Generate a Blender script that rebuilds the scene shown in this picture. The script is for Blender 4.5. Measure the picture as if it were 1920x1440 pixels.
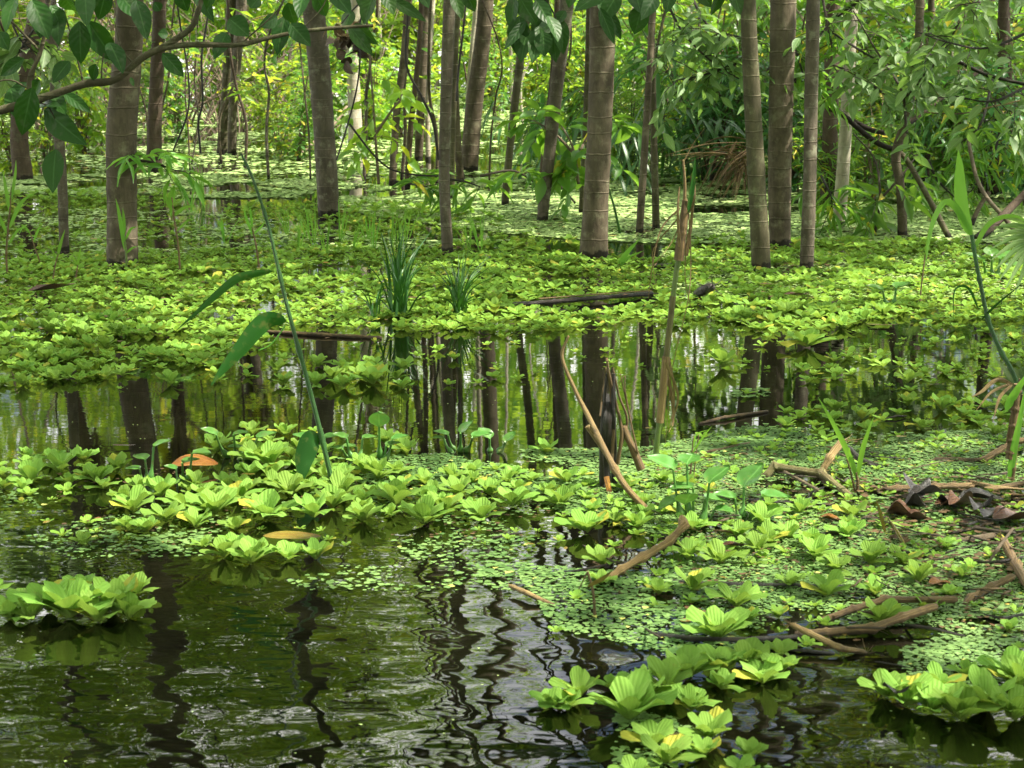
import bpy, math, random
import numpy as np
from mathutils import Vector
for o in list(bpy.data.objects): bpy.data.objects.remove(o)
R = np.random.RandomState(7); random.seed(7)
S = bpy.context.scene; COL = S.collection
# ---------------------------------------------------------------- camera, sky, sun
F, HOR, CH = 3200., 50., 1.6
PT = math.atan((720-HOR)/F)
cd = bpy.data.cameras.new('camera'); cam = bpy.data.objects.new('camera', cd); COL.objects.link(cam)
cam.location = (0, 0, CH); cam.rotation_euler = (math.pi/2-PT, 0, 0)
cd.sensor_width = 36; cd.lens = F/1920*36; cd.clip_start = .05; cd.clip_end = 3000
cd.dof.use_dof = True; cd.dof.focus_distance = 8.0; cd.dof.aperture_fstop = 9
S.camera = cam
SUN_EL, SUN_AZ = math.radians(57), math.radians(98)     # azimuth clockwise from +Y (away from camera) towards +X (right)
W = bpy.data.worlds.new("World"); S.world = W; W.use_nodes = True
nt = W.node_tree; bg = nt.nodes['Background']
sky = nt.nodes.new('ShaderNodeTexSky'); sky.sky_type = 'NISHITA'; sky.sun_disc = False
sky.sun_elevation = SUN_EL; sky.sun_rotation = SUN_AZ; sky.dust_density = 2.5; sky.air_density = 1.0
tc = nt.nodes.new('ShaderNodeTexCoord'); nz = nt.nodes.new('ShaderNodeTexNoise'); nz.inputs['Scale'].default_value = 3.2; nz.inputs['Detail'].default_value = 6
mpn = nt.nodes.new('ShaderNodeMapping'); mpn.inputs['Scale'].default_value = (1, 1, 2.2)
nt.links.new(tc.outputs['Generated'], mpn.inputs[0]); nt.links.new(mpn.outputs[0], nz.inputs['Vector'])
mr = nt.nodes.new('ShaderNodeMapRange'); mr.inputs['From Min'].default_value = .40; mr.inputs['From Max'].default_value = .62
nt.links.new(nz.outputs['Fac'], mr.inputs['Value'])
mx = nt.nodes.new('ShaderNodeMix'); mx.data_type = 'RGBA'; mx.inputs['B'].default_value = (32, 31, 29.5, 1)
nt.links.new(mr.outputs[0], mx.inputs['Factor']); nt.links.new(sky.outputs[0], mx.inputs['A'])
nt.links.new(mx.outputs['Result'], bg.inputs['Color']); bg.inputs['Strength'].default_value = .07
sl = bpy.data.lights.new('sun', 'SUN'); sl.energy = 5.0; sl.angle = math.radians(.5); sl.color = (1, .93, .78)
so = bpy.data.objects.new('sun', sl); COL.objects.link(so)
sd = Vector((math.sin(SUN_AZ)*math.cos(SUN_EL), math.cos(SUN_AZ)*math.cos(SUN_EL), math.sin(SUN_EL)))
so.rotation_euler = sd.to_track_quat('Z', 'Y').to_euler(); so.location = (20, 20, 40)
S.view_settings.view_transform = 'Standard'; S.view_settings.look = 'None'; S.view_settings.exposure = 1.52; S.view_settings.gamma = 1
S.render.engine = 'CYCLES'; cy = S.cycles
cy.max_bounces = 6; cy.diffuse_bounces = 3; cy.glossy_bounces = 3; cy.transmission_bounces = 4; cy.transparent_max_bounces = 4
cy.caustics_reflective = False; cy.caustics_refractive = False; cy.sample_clamp_indirect = 6
cy.use_denoising = True
try: cy.denoiser = 'OPENIMAGEDENOISE'
except Exception: pass

# ---------------------------------------------------------------- picture <-> place
FWD = np.array([0, math.cos(PT), -math.sin(PT)]); UPV = np.array([0, math.sin(PT), math.cos(PT)]); CAM = np.array([0, 0, CH])
def ray(u, v): return FWD + (u-960)/F*np.array([1., 0, 0]) + (720-v)/F*UPV
def G(u, v, z=0.): d = ray(u, v); return CAM + (z-CH)/d[2]*d
def A(u, v, Y): d = ray(u, v); return CAM + Y/d[1]*d
def pxm(u, v, Y): return (Y/ray(u, v)[1])/F                  # metres per photo pixel at depth Y
def proj(p):
    q = np.asarray(p)-CAM; t = q@FWD
    return np.stack([960+F*q[..., 0]/t, 720-F*(q@UPV)/t], -1)

# ---------------------------------------------------------------- mesh helpers
class MB:
    def __init__(s): s.V = []; s.Q = []; s.T = []; s.tq = []; s.tt = []; s.st = []; s.n = 0
    def add(s, V, Fc, tint=.5, st=None):
        V = np.asarray(V, float).reshape(-1, 3); Fc = np.asarray(Fc, int)
        ti = np.broadcast_to(np.asarray(tint, float), (len(Fc),)) if np.ndim(tint) == 0 else np.asarray(tint, float)
        if Fc.shape[1] == 4: s.Q.append(Fc+s.n); s.tq.append(ti)
        else: s.T.append(Fc+s.n); s.tt.append(ti)
        s.V.append(V); s.st.append(np.zeros((len(V), 2)) if st is None else np.asarray(st, float).reshape(-1, 2)); s.n += len(V); return s
    def mesh(s, name, off=(0, 0, 0), smooth=True):
        V = np.concatenate(s.V)-np.asarray(off); m = bpy.data.meshes.new(name)
        Q = np.concatenate(s.Q) if s.Q else np.zeros((0, 4), int); T = np.concatenate(s.T) if s.T else np.zeros((0, 3), int)
        m.vertices.add(len(V)); m.vertices.foreach_set('co', V.ravel())
        m.loops.add(Q.size+T.size); m.loops.foreach_set('vertex_index', np.concatenate([Q.ravel(), T.ravel()]))
        m.polygons.add(len(Q)+len(T))
        m.polygons.foreach_set('loop_start', np.concatenate([np.arange(len(Q))*4, Q.size+np.arange(len(T))*3]))
        m.polygons.foreach_set('loop_total', np.concatenate([np.full(len(Q), 4), np.full(len(T), 3)]))
        a = m.attributes.new('tint', 'FLOAT', 'FACE'); a.data.foreach_set('value', np.concatenate((s.tq or [np.zeros(0)])+(s.tt or [np.zeros(0)])))
        a = m.attributes.new('st', 'FLOAT_VECTOR', 'POINT'); st = np.concatenate(s.st)
        a.data.foreach_set('vector', np.concatenate([st, np.zeros((len(st), 1))], 1).ravel())
        m.polygons.foreach_set('use_smooth', np.full(len(Q)+len(T), smooth)); m.update(); m.validate(); return m

def link(name, mesh, mat, parent=None, loc=None, rz=0., sc=1.):
    if mat is not None and not mesh.materials: mesh.materials.append(mat)
    o = bpy.data.objects.new(name, mesh); COL.objects.link(o)
    if parent is not None: o.parent = parent
    if loc is not None: o.location = tuple(loc)
    o.rotation_euler = (0, 0, rz); o.scale = (sc, sc, sc); return o
def tag(o, label, cat, group=None, kind=None):
    if label: o['label'] = label
    if cat: o['category'] = cat
    if group: o['group'] = group
    if kind: o['kind'] = kind
    return o
def thing(name, loc, label, cat, group=None):
    o = bpy.data.objects.new(name, None); COL.objects.link(o); o.location = tuple(loc); o.empty_display_size = .1
    return tag(o, label, cat, group)
def part(name, mb, mat, parent):
    return link(name, mb.mesh(name, off=parent.location), mat, parent)
def single(name, mb, mat, base, label, cat, group=None):
    o = link(name, mb.mesh(name, off=base), mat, loc=base); return tag(o, label, cat, group)

def smooth_path(P, n):
    P = np.asarray(P, float)
    if len(P) == 2: return P[0]+(P[1]-P[0])*np.linspace(0, 1, n)[:, None]
    E = np.vstack([2*P[0]-P[1], P, 2*P[-1]-P[-2]]); k = len(P)-1
    t = np.linspace(0, k, n); i = np.minimum(t.astype(int), k-1); f = (t-i)[:, None]
    a, b, c, d = E[i], E[i+1], E[i+2], E[i+3]
    return .5*((2*b)+(c-a)*f+(2*a-5*b+4*c-d)*f**2+(3*b-a-3*c+d)*f**3)
def tube(mb, P, r, k=8, tint=.5, cap=True, squash=1., wob=0.):
    P = np.asarray(P, float); n = len(P); r = np.broadcast_to(np.asarray(r, float), (n,))
    T = np.gradient(P, axis=0); T /= np.linalg.norm(T, axis=1)[:, None]+1e-12
    ref = np.array([0, 0, 1.]) if abs(T[:, 2]).mean() < .75 else np.array([0, 1., 0])
    B = np.cross(T, ref); B /= np.linalg.norm(B, axis=1)[:, None]+1e-12; N = np.cross(B, T)
    a = np.arange(k)/k*2*math.pi
    rr = r[:, None]*np.ones(k)
    if wob: rr = rr*(1+wob*(np.sin(a*2+R.rand()*6+np.linspace(0, 3, n)[:, None])*.6+np.sin(a*3+R.rand()*6-np.linspace(0, 5, n)[:, None])*.4+R.randn(n, 1)*.2))
    V = P[:, None]+rr[..., None]*(np.cos(a)[None, :, None]*B[:, None]+squash*np.sin(a)[None, :, None]*N[:, None])
    L = np.concatenate([[0], np.cumsum(np.linalg.norm(np.diff(P, axis=0), axis=1))])
    st = np.stack([np.broadcast_to(a, (n, k)), np.broadcast_to(L[:, None], (n, k))], -1)
    i = np.arange(n-1)[:, None]*k; j = np.arange(k); jn = (j+1) % k
    Fq = np.stack([i+j, i+jn, i+k+jn, i+k+j], -1).reshape(-1, 4)
    mb.add(V.reshape(-1, 3), Fq, tint, st)
    if cap:
        b = mb.n
        mb.add(np.vstack([P[0], V[0], P[-1], V[-1]]), np.vstack([np.stack([np.zeros(k, int), 1+jn, 1+j], -1), np.stack([np.full(k, k+1), k+2+j, k+2+jn], -1)]), tint)
def blade(mb, P, w, prof=None, fold=.25, tint=.5, side=None, nc=5):
    if side is not None and len(side) == 3 and side[1] > .15: side = np.cross(np.gradient(np.asarray(P, float), axis=0), [.15, 1., .25])
    """strap / grass leaf along P; w = full width"""
    P = np.asarray(P, float); n = len(P); t = np.linspace(0, 1, n)
    pr = prof(t) if prof else np.clip(np.sin(math.pi*np.clip(t, 0, 1)**.6)**.8, 0.05, 1)
    T = np.gradient(P, axis=0); T /= np.linalg.norm(T, axis=1)[:, None]+1e-12
    if side is None:
        side = np.cross(T, [0, 0, 1.]); side += np.array([1e-3, 0, 0])
    side = np.broadcast_to(np.asarray(side, float), (n, 3)); side = side-np.sum(side*T, 1)[:, None]*T; side = side/(np.linalg.norm(side, axis=1)[:, None]+1e-9)
    N = np.cross(side, T); s = np.linspace(-1, 1, nc)
    hw = (w/2*pr)[:, None, None]
    V = P[:, None]+hw*s[None, :, None]*side[:, None]+hw*fold*np.abs(s)[None, :, None]*N[:, None]
    st = np.stack([np.broadcast_to(s, (n, nc)), np.broadcast_to(t[:, None], (n, nc))], -1)
    i = np.arange(n-1)[:, None]*nc; j = np.arange(nc-1)
    mb.add(V.reshape(-1, 3), np.stack([i+j, i+j+1, i+nc+j+1, i+nc+j], -1).reshape(-1, 4), tint, st)

# leaf templates: x across, y along, z normal
def leaf_template(kind):
    if kind == 'far': V = [(0, 0, 0), (.5, .45, .1), (0, 1, -.05), (-.5, .45, .1)]; Fc = [(0, 1, 2), (0, 2, 3)]; return np.array(V, float), np.array(Fc)
    prof = {'oval': [.05, .34, .5, .46, .26, .02], 'lance': [.06, .38, .5, .42, .24, .02], 'strap': [.2, .42, .5, .48, .32, .02]}[kind]
    V = []
    for i, p in enumerate(prof):
        t = i/(len(prof)-1)
        for s in (-1, 0, 1): V.append((s*p, t, .18*abs(s)*p*2*.5-.22*t*t+(.02 if i % 2 else 0)*s))
    Fc = [];
    for i in range(len(prof)-1):
        for j in range(2): a = i*3+j; Fc.append((a, a+1, a+4, a+3))
    return np.array(V, float), np.array(Fc)
TPL = {k: leaf_template(k) for k in ('far', 'oval', 'lance', 'strap')}
def leaves(mb, C, D, N, L, Wd, kind='oval', tint=None):
    """many leaves at once: centre (stem end) C, direction D, face normal N, length L, width Wd"""
    tv, tf = TPL[kind]; C = np.asarray(C, float); n = len(C)
    D = D/(np.linalg.norm(D, axis=1)[:, None]+1e-9); N = N-np.sum(N*D, 1)[:, None]*D; N /= np.linalg.norm(N, axis=1)[:, None]+1e-9; B = np.cross(D, N)
    L = np.broadcast_to(L, (n,)); Wd = np.broadcast_to(Wd, (n,))
    V = C[:, None]+tv[None, :, 0, None]*Wd[:, None, None]*B[:, None]+tv[None, :, 1, None]*L[:, None, None]*D[:, None]+tv[None, :, 2, None]*L[:, None, None]*N[:, None]
    Fc = (np.arange(n)[:, None, None]*len(tv)+tf[None]).reshape(-1, tf.shape[1])
    ti = R.rand(n) if tint is None else np.clip(tint+R.randn(n)*.12, 0, 1)
    st = np.broadcast_to(np.stack([tv[:, 0]*2, tv[:, 1]], -1), (n, len(tv), 2))
    mb.add(V.reshape(-1, 3), Fc, np.repeat(ti, len(tf)), st)

# ---------------------------------------------------------------- materials
def newmat(name):
    m = bpy.data.materials.new(name); m.use_nodes = True; nt = m.node_tree
    return m, nt, nt.nodes['Principled BSDF'], nt.nodes['Material Output']
def N_(nt, t, **kw):
    n = nt.nodes.new(t)
    for k, v in kw.items(): setattr(n, k, v)
    return n
def mixc(nt, fac, a, b, mode='MIX'):
    m = N_(nt, 'ShaderNodeMix', data_type='RGBA', blend_type=mode)
    for k, v in (('Factor', fac), ('A', a), ('B', b)):
        if hasattr(v, 'links'): nt.links.new(v, m.inputs[k])
        elif k == 'Factor': m.inputs[k].default_value = v
        else: m.inputs[k].default_value = (*v, 1)
    return m.outputs['Result']
def attr(nt, n): a = N_(nt, 'ShaderNodeAttribute'); a.attribute_name = n; return a
def maprange(nt, v, a, b, c=0., d=1.):
    m = N_(nt, 'ShaderNodeMapRange'); nt.links.new(v, m.inputs['Value'])
    for k, x in zip(('From Min', 'From Max', 'To Min', 'To Max'), (a, b, c, d)): m.inputs[k].default_value = x
    return m.outputs[0]
def noise(nt, scale, detail=4, vec=None, rough=.55, sc=None):
    n = N_(nt, 'ShaderNodeTexNoise'); n.inputs['Scale'].default_value = scale; n.inputs['Detail'].default_value = detail; n.inputs['Roughness'].default_value = rough
    if vec is None: vec = N_(nt, 'ShaderNodeTexCoord').outputs['Object']
    if sc is not None:
        mp = N_(nt, 'ShaderNodeMapping'); mp.inputs['Scale'].default_value = sc; nt.links.new(vec, mp.inputs[0]); vec = mp.outputs[0]
    nt.links.new(vec, n.inputs['Vector']); return n.outputs['Fac']
def bump(nt, h, strength, dist, bs):
    b = N_(nt, 'ShaderNodeBump'); b.inputs['Strength'].default_value = strength; b.inputs['Distance'].default_value = dist
    nt.links.new(h, b.inputs['Height']); nt.links.new(b.outputs[0], bs.inputs['Normal']); return b
def mat_leaf(name, c1, c2, tcol, trans=.4, rough=.45, spec=.5, blemish=None, veins=0, stripes=0, sat=.25, odd=None):
    m, nt, bs, out = newmat(name)
    ti = attr(nt, 'tint').outputs['Fac']; c = mixc(nt, ti, c1, c2)
    oi = N_(nt, 'ShaderNodeObjectInfo'); hs = N_(nt, 'ShaderNodeHueSaturation')
    nt.links.new(maprange(nt, oi.outputs['Random'], 0, 1, 1-sat, 1+sat), hs.inputs['Value']); nt.links.new(c, hs.inputs['Color'])
    nt.links.new(maprange(nt, oi.outputs['Random'], 0, 1, .49, .51), hs.inputs['Hue']); c = hs.outputs[0]
    if odd: c = mixc(nt, maprange(nt, ti, .93, .95), c, odd)
    if blemish: c = mixc(nt, maprange(nt, noise(nt, 35, 5), .66 if stripes else .56, .74), c, blemish)
    st = attr(nt, 'st').outputs['Vector']; sx = N_(nt, 'ShaderNodeSeparateXYZ'); nt.links.new(st, sx.inputs[0])
    if stripes:
        mm = N_(nt, 'ShaderNodeMath', operation='MULTIPLY'); nt.links.new(sx.outputs[0], mm.inputs[0]); mm.inputs[1].default_value = stripes
        cs = N_(nt, 'ShaderNodeMath', operation='COSINE'); nt.links.new(mm.outputs[0], cs.inputs[0])
        h = cs.outputs[0]; c = mixc(nt, maprange(nt, h, .6, 1, 0, .17), c, tuple(x*.5 for x in c1))
        c = mixc(nt, maprange(nt, sx.outputs[1], .0, .55, .55, 0), c, (.34, .42, .10))
        nn = noise(nt, 60, 3); c = mixc(nt, maprange(nt, nn, .35, .7, 0, .35), c, tuple(x*.62 for x in c2))
        iv = N_(nt, 'ShaderNodeMath', operation='MULTIPLY'); nt.links.new(h, iv.inputs[0]); iv.inputs[1].default_value = -1
        bump(nt, iv.outputs[0], .45, .003, bs)
    if veins:
        # pale midrib and side veins
        ab = N_(nt, 'ShaderNodeMath', operation='ABSOLUTE'); nt.links.new(sx.outputs[0], ab.inputs[0])
        f = maprange(nt, ab.outputs[0], .0, .10, .6, 0); c = mixc(nt, f, c, tuple(min(1, x*1.8+.03) for x in c2))
        cb = N_(nt, 'ShaderNodeMath', operation='MULTIPLY_ADD'); nt.links.new(ab.outputs[0], cb.inputs[0]); cb.inputs[1].default_value = -.28; nt.links.new(sx.outputs[1], cb.inputs[2])
        mm = N_(nt, 'ShaderNodeMath', operation='MULTIPLY'); nt.links.new(cb.outputs[0], mm.inputs[0]); mm.inputs[1].default_value = veins
        cs = N_(nt, 'ShaderNodeMath', operation='COSINE'); nt.links.new(mm.outputs[0], cs.inputs[0]); bump(nt, cs.outputs[0], .16, .003, bs)
    nt.links.new(c, bs.inputs['Base Color']); bs.inputs['Roughness'].default_value = rough; bs.inputs['Specular IOR Level'].default_value = spec
    tr = N_(nt, 'ShaderNodeBsdfTranslucent'); tc_ = mixc(nt, .75, c, tcol); nt.links.new(tc_, tr.inputs[0])
    ms = N_(nt, 'ShaderNodeMixShader'); ms.inputs[0].default_value = trans
    nt.links.new(bs.outputs[0], ms.inputs[1]); nt.links.new(tr.outputs[0], ms.inputs[2]); nt.links.new(ms.outputs[0], out.inputs[0]); return m
def mat_bark(name, c1, c2, lichen, ring=7., ringc=(.30, .25, .18), rs=.55):
    m, nt, bs, out = newmat(name); tc = N_(nt, 'ShaderNodeTexCoord').outputs['Object']
    c = mixc(nt, maprange(nt, noise(nt, 6, 6, tc), .35, .65), c1, c2)
    c = mixc(nt, maprange(nt, noise(nt, 40, 5, tc, sc=(1, 1, .25)), .35, .7, 0, .55), c, tuple(x*.55 for x in c1))
    c = mixc(nt, maprange(nt, noise(nt, 11, 6, tc, .7), .52, .66, 0, .5), c, lichen)
    c = mixc(nt, maprange(nt, noise(nt, 3.3, 4, tc, .6), .48, .62, 0, .65), c, tuple(x*.5 for x in c2))
    sx = N_(nt, 'ShaderNodeSeparateXYZ'); nt.links.new(tc, sx.inputs[0])
    nw = noise(nt, 5, 2, tc); oi = N_(nt, 'ShaderNodeObjectInfo')
    ad = N_(nt, 'ShaderNodeMath', operation='MULTIPLY_ADD'); nt.links.new(nw, ad.inputs[0]); ad.inputs[1].default_value = .05; nt.links.new(sx.outputs[2], ad.inputs[2])
    ad2 = N_(nt, 'ShaderNodeMath', operation='MULTIPLY_ADD'); nt.links.new(oi.outputs['Random'], ad2.inputs[0]); ad2.inputs[1].default_value = 9.; nt.links.new(ad.outputs[0], ad2.inputs[2])
    vo = N_(nt, 'ShaderNodeTexVoronoi', voronoi_dimensions='1D', feature='DISTANCE_TO_EDGE'); vo.inputs['Scale'].default_value = ring; nt.links.new(ad2.outputs[0], vo.inputs['W'])
    rg = maprange(nt, vo.outputs['Distance'], .015, .05, 1, 0)
    br = maprange(nt, noise(nt, 7, 4, tc, .7), .45, .68, .0, rs*.8); mm = N_(nt, 'ShaderNodeMath', operation='MULTIPLY'); nt.links.new(rg, mm.inputs[0]); nt.links.new(br, mm.inputs[1])
    c = mixc(nt, mm.outputs[0], c, ringc)
    wn = N_(nt, 'ShaderNodeMath', operation='MULTIPLY_ADD'); nt.links.new(noise(nt, 14, 3, tc), wn.inputs[0]); wn.inputs[1].default_value = -.11; nt.links.new(sx.outputs[2], wn.inputs[2])
    c = mixc(nt, maprange(nt, wn.outputs[0], -.015, .0, .92, 0), c, (.012, .010, .007))
    nt.links.new(c, bs.inputs['Base Color']); bs.inputs['Roughness'].default_value = .85; bs.inputs['Specular IOR Level'].default_value = .25
    hh = N_(nt, 'ShaderNodeMath', operation='MULTIPLY_ADD'); nt.links.new(rg, hh.inputs[0]); hh.inputs[1].default_value = .8; nt.links.new(noise(nt, 45, 6, tc, .7, (1, 1, .4)), hh.inputs[2])
    bump(nt, hh.outputs[0], .6, .012, bs); return m
def mat_cane(name, c1, c2, dark, rough=.7):
    c1 = tuple(x*.75 for x in c1)
    m, nt, bs, out = newmat(name); st = attr(nt, 'st').outputs['Vector']; tc = N_(nt, 'ShaderNodeTexCoord').outputs['Object']
    c = mixc(nt, maprange(nt, noise(nt, 5, 5, tc), .35, .65), c1, c2)
    s1 = noise(nt, 1, 4, st, sc=(5, 3, 1)); c = mixc(nt, maprange(nt, s1, .40, .58, 0, .9), c, dark)
    c = mixc(nt, maprange(nt, noise(nt, 22, 5, tc, .7), .56, .7, 0, .7), c, tuple(x*.6 for x in dark))
    zz = N_(nt, 'ShaderNodeSeparateXYZ'); nt.links.new(tc, zz.inputs[0]); wz = N_(nt, 'ShaderNodeMath', operation='MULTIPLY_ADD'); nt.links.new(noise(nt, 20, 3, tc), wz.inputs[0]); wz.inputs[1].default_value = -.05; nt.links.new(zz.outputs[2], wz.inputs[2])
    c = mixc(nt, maprange(nt, wz.outputs[0], -.018, -.006, .8, 0), c, tuple(x*.35 for x in dark))
    nt.links.new(c, bs.inputs['Base Color']); bs.inputs['Roughness'].default_value = rough
    bump(nt, noise(nt, 1, 5, st, sc=(9, 5, 1)), 1., .010, bs); return m

# ---- palette
M_LET = mat_leaf('water_lettuce', (.125, .25, .038), (.235, .39, .075), (.36, .56, .07), trans=.28, rough=.7, spec=.12, stripes=17, sat=.22, blemish=(.24, .20, .05), odd=(.38, .36, .05))
M_LETF = mat_leaf('water_lettuce_far', (.13, .265, .035), (.26, .43, .07), (.40, .60, .07), trans=.30, rough=.7, spec=.12, stripes=13, sat=.1, odd=(.40, .38, .06))
M_DUCK = mat_leaf('duckweed', (.055, .115, .028), (.165, .26, .078), (.3, .5, .1), trans=.1, rough=.55, spec=.4, sat=.1, odd=(.45, .45, .12))
M_DUCKP = mat_leaf('pale_duckweed', (.20, .30, .09), (.40, .50, .20), (.3, .5, .1), trans=.1, rough=.6, spec=.3, sat=.1, odd=(.3, .22, .08))  # paler than the near duckweed: sunlight on the far mat is in the colour
M_HYA = mat_leaf('hyacinth_leaf', (.055, .15, .025), (.09, .21, .045), (.16, .36, .04), trans=.2, rough=.38, spec=.4, blemish=(.16, .17, .05), veins=14, sat=.12)
M_REED = mat_leaf('reed_blade', (.012, .055, .007), (.028, .10, .012), (.06, .22, .012), trans=.10, rough=.5, spec=.2, blemish=(.10, .13, .03), sat=.15)
M_GRASS = mat_leaf('young_grass', (.09, .26, .03), (.16, .38, .05), (.3, .55, .05), trans=.35, rough=.45, sat=.15)
M_SEDGE = mat_leaf('sedge', (.014, .065, .010), (.035, .13, .018), (.07, .24, .02), trans=.12, rough=.4, sat=.1)
M_NEAR = mat_leaf('near_dark_leaf', (.009, .036, .005), (.022, .064, .008), (.08, .24, .012), trans=.14, rough=.45, spec=.22, blemish=(.05, .07, .035), veins=38, sat=.1)
M_DUST = mat_leaf('dusty_leaf', (.08, .15, .05), (.17, .25, .10), (.25, .45, .06), trans=.35, rough=.5, spec=.35, blemish=(.20, .21, .14), veins=30, sat=.2)
M_SUN = mat_leaf('sunlit_leaf', (.05, .16, .016), (.20, .35, .035), (.60, .86, .06), trans=.48, rough=.42, spec=.5, sat=.55, odd=(.62, .52, .03))  # sunlight put into the leaf colour, brighter and yellower than the mid leaf
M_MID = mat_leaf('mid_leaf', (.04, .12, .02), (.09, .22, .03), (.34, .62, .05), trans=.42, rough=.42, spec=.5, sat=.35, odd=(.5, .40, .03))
M_PALM = mat_leaf('palm_strap', (.03, .10, .03), (.06, .17, .05), (.14, .38, .05), trans=.3, rough=.38, spec=.5, sat=.2)
M_FAR = mat_leaf('far_leaf', (.05, .14, .018), (.15, .28, .035), (.52, .78, .06), trans=.45, rough=.5, spec=.4, sat=.1)
M_BR = [mat_bark('bark_brown', (.060, .046, .030), (.140, .112, .076), (.21, .20, .13)),
        mat_bark('bark_grey', (.062, .050, .036), (.140, .116, .086), (.28, .28, .20), 9),
        mat_bark('bark_olive', (.055, .048, .026), (.10, .088, .05), (.20, .22, .12), 8),
        mat_bark('bark_pale_sunlit', (.32, .28, .21), (.52, .47, .37), (.5, .5, .4), 8, (.5, .45, .35)),  # pale bark, lightened further to carry sunlight on the trunks
        mat_bark('bark_dark', (.06, .042, .03), (.10, .07, .05), (.12, .12, .08), 6, (.18, .14, .1), .4)]
M_TWIG = mat_cane('twig', (.20, .15, .09), (.30, .23, .14), (.09, .06, .04))
M_TWIGD = mat_cane('dark_twig', (.07, .05, .03), (.12, .09, .055), (.03, .02, .014))
M_STRAW = mat_cane('straw_cane', (.38, .26, .09), (.52, .38, .16), (.16, .09, .04))
M_BROWNC = mat_cane('brown_cane', (.24, .15, .055), (.36, .24, .10), (.08, .045, .025))
M_OLIVEC = mat_cane('olive_cane', (.16, .17, .045), (.27, .24, .09), (.09, .06, .025))
M_GREENC = mat_cane('green_cane', (.12, .26, .04), (.24, .34, .07), (.10, .14, .03), .45)
M_REEDST = mat_cane('reed_stem', (.035, .14, .025), (.07, .22, .04), (.03, .09, .02), .4)
M_WET = mat_cane('wet_wood', (.035, .028, .024), (.08, .06, .05), (.012, .01, .009), .35)
M_ORANGE = mat_cane('orange_leaf', (.42, .17, .02), (.60, .32, .03), (.14, .035, .01), .4)
M_RED = mat_cane('brown_leaf', (.13, .055, .025), (.24, .11, .045), (.05, .02, .012), .35)
M_YEL = mat_cane('yellow_leaf', (.42, .36, .03), (.35, .42, .05), (.30, .14, .02), .4)
M_BLK = mat_cane('black_leaf', (.03, .026, .026), (.09, .08, .08), (.012, .01, .01), .3)

# ---------------------------------------------------------------- water and bed
def make_water():
    m, nt, bs, out = newmat('swamp_water'); tc = N_(nt, 'ShaderNodeTexCoord').outputs['Object']
    c = mixc(nt, maprange(nt, noise(nt, .8, 3, tc), .4, .65), (.0018, .0026, .0008), (.004, .004, .0015))
    nt.links.new(c, bs.inputs['Base Color']); bs.inputs['Roughness'].default_value = .015; bs.inputs['IOR'].default_value = 1.47
    bs.inputs['Specular IOR Level'].default_value = .62
    sx = N_(nt, 'ShaderNodeSeparateXYZ'); nt.links.new(tc, sx.inputs[0])
    wb = N_(nt, 'ShaderNodeMath', operation='MULTIPLY_ADD'); nt.links.new(noise(nt, 1.1, 2, tc), wb.inputs[0]); wb.inputs[1].default_value = -1.6; nt.links.new(sx.outputs[1], wb.inputs[2])
    near = maprange(nt, wb.outputs[0], 3.2, 5.4, 1, .0)
    # long soft ripples, cross ripples and fine texture
    w = N_(nt, 'ShaderNodeTexWave', wave_type='RINGS', rings_direction='SPHERICAL'); w.inputs['Scale'].default_value = 1.5; w.inputs['Distortion'].default_value = 9.; w.inputs['Detail'].default_value = 2; w.inputs['Detail Scale'].default_value = 1.6
    mp = N_(nt, 'ShaderNodeMapping'); mp.inputs['Location'].default_value = (.9, -3.2, 0); mp.inputs['Scale'].default_value = (.8, 1, 1); nt.links.new(tc, mp.inputs[0]); nt.links.new(mp.outputs[0], w.inputs['Vector'])
    n1 = noise(nt, 4.6, 1, tc, .5, (.8, 1.2, 1)); n2 = noise(nt, 13, 1, tc, .5, (.6, 1.4, 1)); n3 = noise(nt, 60, 2, tc, .5, (.5, 1.3, 1))
    def madd(a, k, b):
        q = N_(nt, 'ShaderNodeMath', operation='MULTIPLY_ADD'); nt.links.new(a, q.inputs[0]); q.inputs[1].default_value = k
        if hasattr(b, 'links'): nt.links.new(b, q.inputs[2])
        else: q.inputs[2].default_value = b
        return q.outputs[0]
    big = madd(w.outputs['Fac'], .22, madd(n1, 1.9, madd(n2, .42, 0.)))
    bm = N_(nt, 'ShaderNodeMath', operation='MULTIPLY'); nt.links.new(big, bm.inputs[0]); nt.links.new(near, bm.inputs[1])
    tot = madd(bm.outputs[0], .74, madd(n2, .028, madd(n1, .07, madd(n3, .006, 0.))))
    bump(nt, tot, 1.0, .0048, bs)
    b = MB(); X = [-600, 600]; Yv = [-40, 600]
    V = [(x, y, 0) for y in (-60, 0, 40, 900) for x in (-600, 600)]
    b.add(V, [(0, 1, 3, 2), (2, 3, 5, 4), (4, 5, 7, 6)])
    tag(link('water', b.mesh('water'), m), 'dark still swamp water reflecting trunks and leaves', None, kind='structure')
    m2, nt, bs, out = newmat('swamp_mud'); nt.links.new(mixc(nt, noise(nt, 2, 5), (.03, .022, .012), (.06, .045, .025)), bs.inputs['Base Color'])
    b = MB(); b.add([(-620, -80, -.6), (620, -80, -.6), (620, 920, -.6), (-620, 920, -.6)], [(0, 1, 2, 3)])
    tag(link('ground', b.mesh('ground'), m2), 'muddy swamp bed under the water', None, kind='structure')
make_water()

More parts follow.
